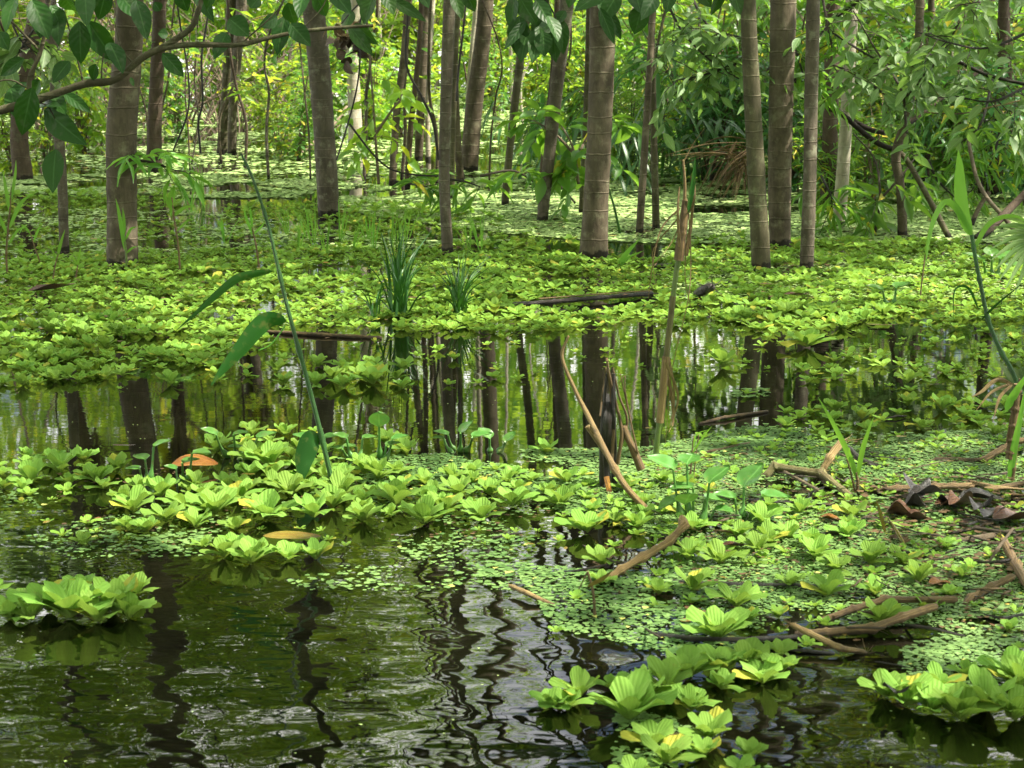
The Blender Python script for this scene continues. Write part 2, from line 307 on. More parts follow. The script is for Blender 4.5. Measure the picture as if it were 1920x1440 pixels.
# ---------------------------------------------------------------- crowns (shared meshes)
def twiggy(mbw, mbl, base, d, length, n, leafL, leafW, kind, droop=.25, r=.006, lift=.5, tint=None, nseg=7, spread=1.0):
    """one leafy twig: curved stem with alternating leaves"""
    P = [np.array(base, float)]; d = np.array(d, float); d /= np.linalg.norm(d)
    for i in range(nseg):
        d = d+R.randn(3)*.14+np.array([0, 0, -droop/nseg*2]); d /= np.linalg.norm(d); P.append(P[-1]+d*length/nseg)
    P = np.array(P)
    if mbw is not None: tube(mbw, P, np.linspace(r, r*.35, len(P)), 4, cap=False)
    t = np.linspace(.15, 1, n)+R.randn(n)*.02; t = np.clip(t, 0, 1); k = t*(len(P)-1); i = np.minimum(k.astype(int), len(P)-2); f = (k-i)[:, None]
    C = P[i]*(1-f)+P[i+1]*f; T = P[i+1]-P[i]; T /= np.linalg.norm(T, axis=1)[:, None]
    sd = np.cross(T, [0, 0, 1.])+1e-3; sd /= np.linalg.norm(sd, axis=1)[:, None]; sgn = np.where(np.arange(n) % 2, 1, -1)[:, None]
    D = T*.6+sd*sgn*spread+R.randn(n, 3)*.28+np.array([0, 0, -.35*lift]); Nn = np.array([0, 0, 1.])+R.randn(n, 3)*.45
    s = .7+.5*R.rand(n); leaves(mbl, C, D, Nn, leafL*s, leafW*s, kind, tint); return P
CROWNS = []
def make_crown(seed, rad, hgt, ncl, per, leafL, kind='far'):
    global R; R = np.random.RandomState(seed); bw, bl = MB(), MB()
    for c in range(ncl):
        a = R.rand()*6.283; rr = rad*math.sqrt(R.rand())*.95; h = hgt*(.12+.88*R.rand()); k = math.sqrt(max(.15, 1-((h/hgt-.55)/.65)**2)); x, y = rr*k*math.cos(a), rr*k*math.sin(a)
        c0 = np.array([x, y, h])
        mid = np.array([x*.35, y*.35, h*.45]); tube(bw, smooth_path([(0, 0, h*.12), mid, c0], 6), np.linspace(.020, .005, 6), 5, cap=False)
        n = int(per*(.5+R.rand())); sp = rad*.17*(.7+.6*R.rand())
        C = c0+R.randn(n, 3)*[sp, sp, sp*.55]; D = R.randn(n, 3)+[0, 0, -.4]; Nn = R.randn(n, 3)*.7+[0, 0, 1]
        leaves(bl, C, D, Nn, leafL*(.6+.7*R.rand(n)), leafL*.5*(.7+.5*R.rand(n)), kind, tint=R.rand())
    return bw.mesh('limbs'), bl.mesh('crown')
CR_BIG = [make_crown(100+i, 2.7, 3.6, 34, 60, .26) for i in range(4)]
CR_FAR = [make_crown(200+i, 2.6, 6.5, 34, 46, .30) for i in range(5)]
R = np.random.RandomState(11)

LANDTREES = []        # (u at base, v at base, short name)
TREES = [  # px path from base up (u,v,width), bark, crown(kind,height), label, short name
 ([(230,497,54),(229,390,56),(228,250,58),(238,120,54),(243,20,51)],0,('B',6.2),'thick ringed brown trunk standing in lettuce behind the leafy bough','thick left trunk'),
 ([(121,473,17),(116,330,19),(106,200,20),(98,70,21),(95,0,21)],1,('B',5.2),'slim grey trunk just left of the thick left trunk','slim left trunk'),
 ([(44,338,34),(36,250,33),(50,130,32),(66,40,31),(78,0,30)],4,('F',3.6),'dark trunk near the left edge, half hidden by hanging leaves','dark far left trunk'),
 ([(291,322,25),(290,230,27),(296,100,26),(299,0,25)],4,('F',3.4),'dark reddish trunk right behind the thick left trunk','dark reddish trunk'),
 ([(416,288,18),(424,180,19),(430,70,18),(434,0,18)],2,('F',3.6),'left stem of the paired far trunks under the bough','left paired trunk'),
 ([(435,290,16),(438,180,17),(447,80,19),(453,0,20)],1,('F',3.8),'right stem of the paired far trunks under the bough','right paired trunk'),
 ([(617,405,38),(608,250,40),(598,120,42),(586,0,42)],1,('B',6.6),'smooth ringed trunk leaning left at left centre','smooth left centre trunk'),
 ([(667,268,25),(664,180,24),(660,90,23),(668,0,24)],3,('F',4.2),'pale sunlit trunk far behind, next to the smooth left centre trunk','pale sunlit trunk'),
 ([(736,345,13),(744,210,14),(757,110,14),(766,0,14)],0,('F',4.0),'thin dark trunk leaning right, left of the centre cluster','thin leaning trunk'),
 ([(764,352,10),(770,240,11),(783,120,10),(790,0,10)],4,('F',3.8),'thinnest dark pole trunk in the centre cluster','thinnest pole trunk'),
 ([(785,300,15),(790,180,16),(797,60,14),(800,0,13)],0,('F',4.4),'brown trunk right of the thinnest pole trunk','brown cluster trunk'),
 ([(803,300,9),(802,180,9),(808,60,9),(812,0,9)],3,('F',3.9),'slender pale trunk behind the mottled grey trunk','slender pale trunk'),
 ([(839,475,19),(833,330,20),(836,180,21),(843,0,23)],1,('B',5.6),'slender mottled grey trunk standing nearest at picture centre','mottled grey trunk'),
 ([(847,375,10),(850,230,10),(855,90,10),(858,0,10)],2,('F',3.6),'thin olive pole touching the mottled grey trunk','thin olive pole'),
 ([(863,342,14),(857,240,13),(852,110,12),(850,0,12)],0,('F',4.1),'thin brown trunk between mottled grey and straight dark trunks','thin brown trunk'),
 ([(872,300,9),(878,180,10),(888,60,9),(892,0,9)],3,('F',4.1),'thin pale sunlit trunk behind the straight leaning trunk','thin pale trunk'),
 ([(880,320,30),(889,200,32),(903,90,30),(911,0,29)],0,('F',4.8),'sturdy brown trunk leaning right behind the mottled grey trunk','sturdy leaning trunk'),
 ([(947,385,13),(955,290,14),(967,180,15),(982,60,16),(991,0,16)],2,('F',3.8),'olive trunk leaning right beneath the hanging dark leaves','olive leaning trunk'),
 ([(1017,415,19),(1029,300,22),(1044,160,25),(1063,0,27)],1,('B',5.4),'grey brown trunk leaning right, left of the broad centre trunk','grey leaning trunk'),
 ([(1010,382,9),(1022,270,10),(1036,140,11),(1045,0,11)],4,('F',3.5),'narrow dark trunk behind the grey leaning trunk','narrow dark trunk'),
 ([(1113,483,50),(1117,390,47),(1124,250,46),(1129,110,47),(1131,0,50)],0,('B',6.8),'broad straight ringed trunk right of centre with wet base','broad centre trunk'),
 ([(1092,400,13),(1098,250,12),(1103,120,13),(1106,0,13)],2,('F',3.8),'olive trunk peeking out left of the broad centre trunk','hidden olive trunk'),
 ([(1199,438,13),(1207,310,14),(1215,180,13),(1226,0,12)],0,('F',3.2),'thin brown trunk first right of the broad centre trunk','first thin right trunk'),
 ([(1230,430,13),(1227,300,13),(1224,160,12),(1219,0,12)],2,('F',3.3),'thin olive trunk crossing the first thin right trunk','crossing olive trunk'),
 ([(1427,505,33),(1420,360,33),(1411,190,32),(1403,0,29)],2,('B',6.0),'lichen grey trunk, left of the three close right trunks','lichen grey trunk'),
 ([(1462,462,37),(1462,330,44),(1465,180,46),(1469,0,49)],0,('B',7.0),'widest dark brown trunk, middle of the three close right trunks','widest right trunk'),
 ([(1512,503,24),(1518,350,25),(1521,180,26),(1525,0,26)],1,('B',5.2),'slim straight trunk, right of the three close right trunks','slim right trunk'),
 ([(1572,425,24),(1580,330,25),(1588,200,23),(1594,80,23),(1597,0,24)],3,('F',4.4),'pale sunlit trunk behind the three close right trunks','pale right trunk'),
 ([(1552,395,28),(1556,270,29),(1560,120,28),(1563,0,28)],4,('F',4.0),'dark trunk in shade left of the pale right trunk','shaded right trunk'),
 ([(1692,443,17),(1688,350,17),(1680,290,18),(1700,220,18),(1716,130,17),(1724,50,16),(1726,0,16)],0,('F',2.8),'crooked brown trunk bending above its prop stem at right','crooked right trunk'),
 ([(1735,335,14),(1740,240,14),(1744,120,13),(1746,0,13)],0,('F',3.4),'small brown trunk far behind the crooked right trunk','small far right trunk'),
 ([(1867,365,22),(1873,260,21),(1878,130,20),(1882,0,20)],4,('F',3.4),'reddish dark trunk near the right edge','reddish edge trunk'),
 ([(1905,352,14),(1898,250,14),(1890,120,13),(1886,0,13)],4,('F',3.2),'thin dark trunk crossing at the right edge','thin edge trunk'),
]
def build_tree(name, pts, bark, crown, label, group, sides=14, crownmat=None, axis=None):
    base = G(pts[0][0], pts[0][1]); Y = base[1]
    P = [base+np.array([0, 0, -.45])]; rr = [pts[0][2]/2*pxm(pts[0][0], pts[0][1], Y)*1.16]
    P.append(base); rr.append(pts[0][2]/2*pxm(pts[0][0], pts[0][1], Y)*1.10)
    for (u, v, w) in pts[1:]:
        Y += R.randn()*.05; P.append(A(u, v, Y)); rr.append(w/2*pxm(u, v, Y))
    lean = (P[-1]-P[-2])/(P[-1][2]-P[-2][2]); lean = lean*.6+np.array([0, 0, .4]); k, ch = crown
    if k == 'F' and -.078 < base[0]/base[1] < .20: ch = .50*base[1]-.4
    if k == 'B': ch += 1.5
    if k == 'F' and ch < 3 : ch += .8
    z = P[-1][2]; r0 = rr[-1]
    while z < ch:
        st_ = min(1.3, ch-z+.05); p = P[-1]+lean/lean[2]*st_+np.array([R.randn()*.04, R.randn()*.05, 0]); P.append(p); z = p[2]; rr.append(rr[-1]*.95)
    n = max(30, int(P[-1][2]/.06)); PS = smooth_path(P, n); t = np.linspace(0, len(P)-1, n); rs = np.interp(t, np.arange(len(P)), rr)
    for q in range(int(n*.16)):               # slight swellings at the ring scars
        i = R.randint(2, n-1); rs[i] *= 1.02+.02*R.rand()
    o = thing(name, base, label, 'tree', group); mb = MB(); tube(mb, PS, rs, sides, wob=.02); part('trunk', mb, M_BR[bark], o)
    if k:
        lim, cr = (CR_BIG if k == 'B' else CR_FAR)[R.randint(4)]; top = PS[-1]-base-np.array([0, 0, .9]); rz = R.rand()*6.28; sc = .8+.35*R.rand()
        if k == 'F' : sc *= .9 if base[0]/base[1] < .20 else .62
        
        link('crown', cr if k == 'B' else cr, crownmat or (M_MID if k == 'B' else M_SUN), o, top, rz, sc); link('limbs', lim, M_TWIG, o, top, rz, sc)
    return o
for pts, bark, crown, label, short in TREES:
    build_tree('ringed_tree', pts, bark, crown, label, 'ringed trunks standing in the swamp')
    LANDTREES.append((pts[0][0], pts[0][1], short))

ORD = ['nearest', 'second nearest', 'third nearest', 'fourth nearest', 'fifth nearest', 'sixth nearest', 'seventh nearest', 'eighth nearest', 'ninth nearest', 'tenth nearest', 'eleventh nearest', 'twelfth nearest', 'thirteenth nearest', 'fourteenth nearest', 'fifteenth nearest', 'sixteenth nearest', 'seventeenth nearest', 'eighteenth nearest', 'nineteenth nearest', 'twentieth nearest']
def ordn(i): return ORD[i] if i < len(ORD) else '%dth nearest' % (i+1)
def relabel(items, marks, fmt, vs=2.):
    """items: (object, u, v, look) -> each label names a landmark, a side of it and the rank there"""
    G_ = {}
    for o, u, v, look in items:
        d = [math.hypot(u-m[0], (v-m[1])*vs) for m in marks]; j = int(np.argmin(d)); du, dv = u-marks[j][0], (v-marks[j][1])*vs
        side = ('right of' if du > 0 else 'left of') if abs(du) > abs(dv) else ('in front of' if dv > 0 else 'behind')
        G_.setdefault((j, side), []).append((d[j], o, look))
    for (j, side), L in G_.items():
        L.sort(key=lambda q: q[0])
        for i, (d, o, look) in enumerate(L): o['label'] = fmt % (look, '' if len(L) == 1 else ', '+ordn(i), side, marks[j][2])

# ---------------------------------------------------------------- background: trees, shrubs, far wood
R = np.random.RandomState(31)
items = []
for i in range(34):
    u = 20+i*57+R.randn()*14; v = 225-60*R.rand(); w = 5+7*R.rand(); ln = R.randn()*14
    pale = R.rand() < .6  # pale bark stands in for sun on these trunks
    o = build_tree('distant_tree', [(u, v, w), (u+ln*.4, v-70, w), (u+ln, v-150, w*.95), (u+ln*1.4, -10, w*.9)], 3 if pale else (1, 2)[R.randint(2)], ('F', 3.0+3.5*R.rand()), None, 'distant trees behind the sunlit shrubs', 7, M_FAR)
    items.append((o, u, v, 'pale distant tree' if pale else 'distant brown tree'))
relabel(items, LANDTREES, '%s with thin trunk%s %s the %s', .3); items = []
for i in range(42):
    u = 15+i*46+R.randn()*16; v = 235+110*R.rand(); w = 3+4.5*R.rand(); p0 = G(u, v); ln = R.randn()*26; mbx = MB(); Pn = [p0-[0, 0, .3], A(u+R.randn()*8, v-80, p0[1]), A(u+ln*.6, v-160, p0[1]), A(u+ln+R.randn()*10, v-260, p0[1]+R.randn()*.3)]
    Pn.append(Pn[-1]+[R.randn()*.3, R.randn()*.3, 1.5]); Pn.append(Pn[-1]+[R.randn()*.4, R.randn()*.3, 1.4]); PS = smooth_path(Pn, 40)
    tube(mbx, PS, np.linspace(w, w*.6, 40)/2*pxm(u, v, p0[1]), 6, wob=.06); o = thing('thin_sapling', p0, None, 'sapling', 'thin saplings between the trunks')
    part('stem', mbx, M_BR[(0, 1, 2, 4, 3)[R.randint(5)]], o); mbl = MB()
    for k in range(R.randint(3, 9)): twiggy(mbl, mbl, PS[R.randint(12, 40)], R.randn(3)*[1, 1, .3], .4+.3*R.rand(), 8, .15, .06, 'far', tint=R.rand())
    part('leaves', mbl, M_SUN if u < 1250 and R.rand() < .7 else M_MID, o); items.append((o, u, v, 'thin sapling stem'))
relabel(items, LANDTREES, '%s%s %s the %s', .3)

def make_shrub(seed, kind, hgt, nst, leafL, leafW, ntw, per, spread=.55):
    global R; R = np.random.RandomState(seed); bw, bl = MB(), MB()
    for s in range(nst):
        a = R.rand()*6.28; sp = spread*hgt*(.3+.7*R.rand())
        P = smooth_path([(R.randn()*.06, R.randn()*.06, -.2), (math.cos(a)*sp*.3, math.sin(a)*sp*.3, hgt*.45), (math.cos(a)*sp, math.sin(a)*sp, hgt*(.75+.3*R.rand()))], 12)
        tube(bw, P, np.linspace(.016, .005, 12), 5, cap=False)
        for k in range(ntw):
            q = P[R.randint(2, 12)]; d = R.randn(3)*[1, 1, .35]+[0, 0, .25]
            twiggy(bw, bl, q, d, .35+.35*R.rand(), per, leafL, leafW, kind, droop=.5, tint=R.rand())
    return bw.mesh('stems'), bl.mesh('foliage')
SH = [make_shrub(300+i, 'far' if i % 2 else 'oval', 2.0+.3*i, 9, .15, .075, 13, 9) for i in range(4)]
SL = [make_shrub(320+i, 'lance', 1.7, 8, .22, .035, 12, 8, .7) for i in range(3)]
R = np.random.RandomState(41)
def put_shrub(name, u, v, var, mat, wood, sc, group):
    p = G(u, v); o = thing(name, p, None, 'shrub', group); st, fo = var; rz = R.rand()*6.28
    # per-material copies of the shared foliage mesh
    key = fo.name+mat.name
    if key not in MC: m = fo.copy(); m.materials.clear(); m.materials.append(mat); MC[key] = m
    link('foliage', MC[key], None, o, None, rz, sc); link('stems', st, wood, o, None, rz, sc); return o
MC = {}; items = []
for i in range(46):                                 # far sunlit wall
    u = -20+i*43+R.randn()*12; v = 205-48*R.rand()
    if 960 < u < 1010: v -= 20
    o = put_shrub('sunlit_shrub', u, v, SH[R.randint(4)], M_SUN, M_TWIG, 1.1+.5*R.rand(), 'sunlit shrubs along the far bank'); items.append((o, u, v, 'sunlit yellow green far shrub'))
for (u, v, s) in [(560,300,.55),(530,292,.5),(600,262,.8),(500,245,.7),(700,262,.7),(750,250,.6),(30,330,.6),(90,320,.5),(160,285,.7),(240,262,.8),(330,250,.5),(1010,262,.7),(1080,258,.8),(930,232,.6)]:
    o = put_shrub('swamp_shrub', u, v, SH[R.randint(4)], M_SUN if R.rand() < .6 else M_MID, M_TWIG, s, 'low shrubs standing in the water'); items.append((o, u, v, 'low green shrub'))
relabel(items, LANDTREES, '%s%s %s the %s', .3); items = []
for (u, v, s, k) in [(1330,340,.9,0),(1250,300,1.,1),(1400,330,.8,0),(1490,360,.7,1),(1560,395,.5,0),(1640,375,.6,1),(1610,320,1.,1),(1700,330,.9,0),(1780,350,.8,1),(1850,365,.7,0),(1910,340,1.,1),(1840,300,1.2,0),(1745,290,1.2,1),(1480,290,1.2,1),(1340,270,1.2,1),(1180,330,.6,0),(1560,280,1.2,1),(1660,275,1.2,0),(1930,385,.7,1),(1420,262,1.3,1),(1800,262,1.3,1),(1900,268,1.3,0),(1260,262,1.2,0),(1120,300,.6,0)]:
    o = put_shrub('shade_shrub', u, v, (SL if k == 0 else SH)[R.randint(3)], M_MID if R.rand() < .7 else M_PALM, M_TWIGD, s, 'dark understory shrubs on the right'); items.append((o, u, v, 'narrow-leaved dark shrub' if k == 0 else 'broad-leaved dark shrub'))
relabel(items, LANDTREES, '%s%s %s the %s', .3)

def far_wood():
    bl = MB(); n = 0
    for i in range(1250):
        az = -.42+.84*R.rand(); Y = 46+26*R.rand(); cap = 26 if az < -.035 else (12.5 if az < .10 else 15)
        if az > .12 and R.rand() < .2: continue
        z = cap*R.rand()**.8
        if z > 6 and R.rand() < .25: continue
        k = 36; c = np.array([az*Y, Y, z]); C = c+R.randn(k, 3)*[1.2, 1.2, .75]
        leaves(bl, C, R.randn(k, 3), R.randn(k, 3)*.6+[0, 0, 1], .42*(.6+.7*R.rand(k)), .26, 'far', tint=R.rand())
    for i in range(620):                       # the same forest closing in behind and beside the clearing
        a = math.radians(75+210*R.rand()); Y = 13+9*R.rand(); z = 15*R.rand(); k = 40; c = np.array([Y*math.sin(a), Y*math.cos(a)+3, z])
        C = c+R.randn(k, 3)*[1., 1., .7]; leaves(bl, C, R.randn(k, 3), R.randn(k, 3)*.6+[0, 0, 1], .42*(.6+.7*R.rand(k)), .28, 'far', tint=R.rand()*.5)
    for i in range(140):
        az = -.42+.34*R.rand(); Y = 40+20*R.rand(); z = 9+16*R.rand(); k = 36; c = np.array([az*Y, Y, z]); C = c+R.randn(k, 3)*[1.1, 1.1, .7]
        leaves(bl, C, R.randn(k, 3), R.randn(k, 3)*.6+[0, 0, 1], .42*(.6+.7*R.rand(k)), .26, 'far', tint=R.rand()*.6)
    for i in range(420):
        az = -.05+.16*R.rand(); Y = 42+22*R.rand(); z = 13.5*R.rand()**.7; k = 30; c = np.array([az*Y, Y, z]); C = c+R.randn(k, 3)*[1., 1., .6]
        leaves(bl, C, R.randn(k, 3), R.randn(k, 3)*.6+[0, 0, 1], .38*(.6+.7*R.rand(k)), .22, 'far', tint=R.rand())
    tag(link('forest', bl.mesh('forest'), M_FAR), 'far-off sunlit forest foliage behind the trees', None, kind='stuff')
far_wood()
SUN_GAPS = [(*G(u, v)[:2], r) for u, v, r in [(300,470,1.1),(1330,480,1.),(620,400,1.3),(1000,455,.9),(1600,480,.8),(120,440,1.),(520,470,1.),(1750,525,.9),(1550,1040,.4),(150,505,.8),(1430,610,.6),(950,610,.55),(130,1150,.35),(1350,1290,.35),(480,960,.4),(1120,420,1.1),(700,590,.5),(300,600,.6),(1800,850,.5),(1000,900,.35)]]  # wanted sun patches; overhead leaves are left out to let light land here
def canopy():  # out-of-view leaf layer added to darken the clearing and dapple the sun
    bl = MB(); k = 0
    for i in range(1750):
        x, y = -13+27*R.rand(), -9+27*R.rand(); g = math.sin(x*.9+1.7*math.sin(y*.55))+math.sin(y*1.15+x*.35)
        g += .35*math.sin(x*3.1+2*math.sin(y*2.3))
        if g > .60: continue
        if any((x-6.1-q[0])**2+(y+.85-q[1])**2 < (q[2]*1.25)**2 for q in SUN_GAPS): continue
        if y > 8.5 and -.09 < x/y < .22: continue
        z = 7.2+4.5*R.rand(); n = 26; C = np.array([x, y, z])+R.randn(n, 3)*[.55, .55, .3]
        leaves(bl, C, R.randn(n, 3)*[1, 1, .4], R.randn(n, 3)*.45+[0, 0, 1], .34*(.7+.6*R.rand(n)), .21, 'far', tint=R.rand())
    tag(link('canopy', bl.mesh('canopy'), M_MID), 'unseen leafy canopy overhead, added to shade the swamp with gaps for sun patches', None, kind='stuff')
canopy()

# ---------------------------------------------------------------- water lettuce
def rosette(mb, nL, seed, hi=True, c=(0, 0, 0), D=.17, rz=0., tone=None, tilt=0.):
    rs = np.random.RandomState(seed); nt_, ns = (7, 9) if hi else (4, 5)
    t = np.linspace(0, 1, nt_)[:, None]; s = np.linspace(-1, 1, ns)[None, :]; base = np.array(c, float)
    for k in range(nL):
        q = k/(nL-1.); az = rz+k*2.39996+rs.randn()*.18
        el = math.radians(80-46*q**1.2+rs.randn()*8); L = D*.5*(.72+.42*q+rs.randn()*.07); Wh = L*(.28+.10*rs.rand())
        if k < 2: L *= .62; Wh *= .7
        y = L*t*(1-.24*s**2*t)*(1+.018*np.cos(s*7+rs.rand()*6)*t); x = Wh*s*(.28+.78*t**.75)*(1-.13*t**5)
        cup = (.25+.2*rs.rand())*(1-.6*t); z = Wh*cup*s**2*1.1-L*(.05+.28*rs.rand())*t**2.2+Wh*.03*np.cos(s*17*.5)*t+rs.randn()*.0*t
        z = z+Wh*.16*np.sin(s*3+rs.rand()*6)*t**2
        ce, se = math.cos(el), math.sin(el); ca, sa = math.cos(az), math.sin(az)
        rad_ = y*ce-z*se+.006; hh = y*se+z*ce+.004
        hh = hh*(1 if hi else .82)
        X = base[0]+rad_*ca-x*sa; Yy = base[1]+rad_*sa+x*ca; Z = np.maximum(base[2]+hh, .0015)
        V = np.stack(np.broadcast_arrays(X, Yy, Z), -1).reshape(-1, 3)
        i = np.arange(nt_-1)[:, None]*ns; j = np.arange(ns-1)
        st = np.stack(np.broadcast_arrays(s, t), -1).reshape(-1, 2)
        ti = np.clip((.75-.6*q if tone is None else tone)+rs.randn()*.13, 0, .92)
        if q > .7 and rs.rand() < .10: ti = 1.
        mb.add(V, np.stack([i+j, i+j+1, i+ns+j+1, i+ns+j], -1).reshape(-1, 4), ti, st)
PROTO = []
for i in range(14):
    mb = MB(); rosette(mb, 8+i % 7, 500+i, True); PROTO.append(mb.mesh('water_lettuce'))
def inpoly(u, v, poly):
    r = False; n = len(poly)
    for i in range(n):
        x1, y1 = poly[i]; x2, y2 = poly[(i+1) % n]
        if (y1 > v) != (y2 > v) and u < (x2-x1)*(v-y1)/(y2-y1)+x1: r = not r
    return r
# areas in the plane of the water: (outline, keep-probability, size, spacing)
AREAS = [
 ([(-60,492),(330,474),(560,462),(700,470),(900,478),(1100,482),(1240,492),(1350,458),(1580,452),(1760,452),(1990,470),(1990,598),(1800,605),(1620,604),(1560,622),(1440,628),(1330,596),(1190,606),(1000,628),(760,622),(560,612),(520,640),(400,690),(260,694),(215,712),(60,722),(-60,735)],.74,(.10,.19),.068),
 ([(-60,368),(330,352),(345,392),(120,404),(-60,398)],.8,(.15,.2),.15),
 ([(420,385),(800,382),(960,412),(960,430),(720,448),(640,420),(420,415)],.8,(.14,.2),.13),
 ([(940,455),(1080,450),(1080,478),(760,480),(780,455)],.5,(.14,.2),.14),
 ([(1250,452),(1400,440),(1400,460),(1250,470)],.8,(.12,.17),.11),
 ([(390,684),(540,672),(620,690),(790,682),(780,728),(640,735),(400,720)],.62,(.13,.19),.12),
 ([(1490,672),(1600,664),(1770,672),(1990,640),(1990,720),(1760,722),(1560,718),(1490,705)],.42,(.09,.16),.085),
 ([(1730,612),(1990,600),(1990,660),(1730,660)],.45,(.12,.16),.11),
 ([(-60,862),(150,856),(232,892),(180,932),(-60,932)],.8,(.11,.17),.085),
 ([(330,840),(480,815),(640,810),(740,830),(790,850),(780,898),(560,900),(430,905),(330,890)],.38,(.10,.17),.085),
 ([(140,960),(240,920),(420,900),(700,885),(860,880),(1110,890),(1120,938),(1000,950),(860,985),(800,992),(560,978),(420,1000),(180,1000)],.7,(.11,.18),.080),
 ([(90,1010),(200,990),(240,1010),(120,1030)],.5,(.09,.12),.12),
 ([(380,1022),(600,1010),(618,1048),(470,1064),(385,1055)],.9,(.12,.16),.10),
 ([(-60,1120),(120,1100),(265,1110),(260,1165),(60,1180),(-60,1180)],.9,(.14,.20),.105),
 ([(1440,775),(1990,745),(1990,830),(1700,830),(1460,808)],.65,(.07,.16),.085),
 ([(1240,820),(1400,830),(1400,870),(1240,865)],.4,(.10,.14),.12),
 ([(1020,880),(1240,905),(1420,945),(1620,990),(1700,1060),(1560,1080),(1300,1075),(1230,1010),(1090,985),(1010,945)],.55,(.07,.16),.085),
 ([(1200,1070),(1330,1060),(1420,1110),(1400,1200),(1310,1205),(1220,1140)],.65,(.07,.16),.085),
 ([(1400,1085),(1700,1080),(1800,1130),(1720,1180),(1560,1160),(1420,1140)],.45,(.10,.16),.12),
 ([(1030,1085),(1200,1075),(1210,1130),(1040,1145)],.4,(.10,.14),.13),
 ([(1690,1120),(1860,1140),(1940,1200),(1800,1240),(1700,1200)],.3,(.10,.14),.14),
 ([(1020,1290),(1120,1285),(1115,1345),(1030,1345)],.9,(.11,.13),.11),
 ([(1130,1290),(1300,1240),(1310,1330),(1200,1368),(1140,1350)],.95,(.09,.16),.085),
 ([(1300,1245),(1470,1225),(1470,1285),(1330,1312)],.9,(.12,.15),.10),
 ([(1190,1385),(1400,1375),(1420,1440),(1330,1480),(1180,1480)],.7,(.10,.14),.10),
 ([(1620,1300),(1780,1265),(1990,1245),(1990,1380),(1800,1375),(1640,1340)],.8,(.10,.17),.085),
 ([(1850,1000),(1990,1000),(1990,1100),(1850,1090)],.2,(.09,.13),.13),
 ([(1240,545),(1300,540),(1300,620),(1240,620)],.9,(.12,.16),.10),
]
for P_, k_, s_, d_ in [([(1240,835),(1400,810),(1700,815),(1990,800),(1990,1180),(1700,1180),(1420,1190),(1250,1110),(1040,960),(1000,900),(1180,880)],.7,(.035,.10),.058),([(0,930),(1100,880),(1200,1010),(700,1030),(120,1030)],.3,(.03,.07),.08),
   ([(400,640),(1300,600),(1990,600),(1990,760),(1300,700),(600,740),(200,740)],.06,(.05,.11),.12),([(0,420),(700,400),(1000,430),(1000,480),(0,480)],.35,(.08,.14),.11),([(1000,1060),(1300,1100),(1250,1250),(1000,1180)],.12,(.04,.09),.09),([(1450,1200),(1920,1180),(1920,1260),(1500,1230)],.2,(.04,.09),.09)]: AREAS.append((P_, k_, s_, d_))
HOLES = [[(318,852),(412,852),(412,905),(318,905)], [(480,1000),(615,1000),(615,1032),(480,1032)], [(215,830),(262,830),(262,872),(215,872)], [(300,520),(420,512),(440,524),(330,532)], [(1000,520),(1150,516),(1160,526),(1010,532)], [(100,640),(330,632),(360,646),(140,656)], [(1640,520),(1760,514),(1750,526),(1660,530)], [(760,540),(860,536),(850,546),(770,550)], [(1300,575),(1420,570),(1400,584),(1310,590)], [(-10,600),(120,590),(90,606),(0,612)], [(400,575),(520,570),(540,584),(420,590)], [(1450,500),(1600,498),(1580,508),(1460,512)],
[(950,572),(1225,548),(1232,566),(1180,583),(960,583)], [(490,618),(720,628),(720,642),(490,634)], [(560,500),(700,492),(700,512),(560,520)]]
FIXED = [(1512,652,.27,11),(1355,690,.18,9),(1400,740,.10,4),(1025,850,.13,6),(1345,1200,.19,9),(130,1160,.27,12),(60,1165,.16,8),(215,1150,.19,9),(500,975,.22,11),(680,978,.16,9),(795,985,.20,10),(1100,1000,.19,9),(1180,1352,.20,9),(1250,1300,.18,8),(1430,1282,.16,8),(1065,1330,.13,6),(1700,1325,.17,8),(1800,1350,.21,9),(1895,1280,.17,8),(1590,1010,.14,7),(700,722,.20,9),(320,722,.14,7),(1700,720,.15,8),(905,975,.16,8),(710,900,.16,8),(505,880,.21,9)]+[(u, v, d, 6+(u+v) % 5) for u, v, d in [(1085,1310,.14),(1035,1328,.12),(1215,1315,.16),(1290,1272,.17),(1350,1262,.16),(1400,1252,.16),(1462,1265,.13),(1225,1400,.15),(1330,1388,.15),(1250,1432,.16),(1660,1308,.15),(1748,1338,.18),(1850,1330,.19),(1902,1352,.17),(1762,1290,.14),(1912,1292,.16),(92,1148,.2),(182,1168,.2),(242,1160,.16),(18,1162,.15),(420,1046,.15),(472,1056,.16),(540,1052,.14),(592,1050,.14),(250,960,.18),(312,978,.15),(402,966,.2),(588,972,.16),(622,954,.17),(300,934,.17),(480,868,.18),(182,906,.17),(60,906,.17),(112,888,.17),(835,962,.17),(960,950,.17),(742,950,.18),(1052,950,.17),(640,935,.17),(350,955,.18),(450,940,.17),(860,930,.16),(545,930,.17),(1130,1060,.13),(1380,1140,.16),(1300,1110,.15),(1480,1010,.15),(1430,985,.16),(1530,1050,.15),(1600,970,.14),(1550,1120,.16),(1650,1170,.15),(1290,1050,.14),(1350,1060,.16)]]
FIX = np.array([G(u, v)[:2] for u, v, _, _ in FIXED])
pts = [(*FIX[i], FIXED[i][2], FIXED[i][3]) for i in range(len(FIXED))]
cell = {}
def near_ok(x, y, d):
    a, b = int(x/.2), int(y/.2)
    for i in range(a-1, a+2):
        for j in range(b-1, b+2):
            for (px, py, pd) in cell.get((i, j), ()):
                if (px-x)**2+(py-y)**2 < max(d, pd)**2: return False
    return True
for p in pts: cell.setdefault((int(p[0]/.2), int(p[1]/.2)), []).append((p[0], p[1], p[2]*.55))
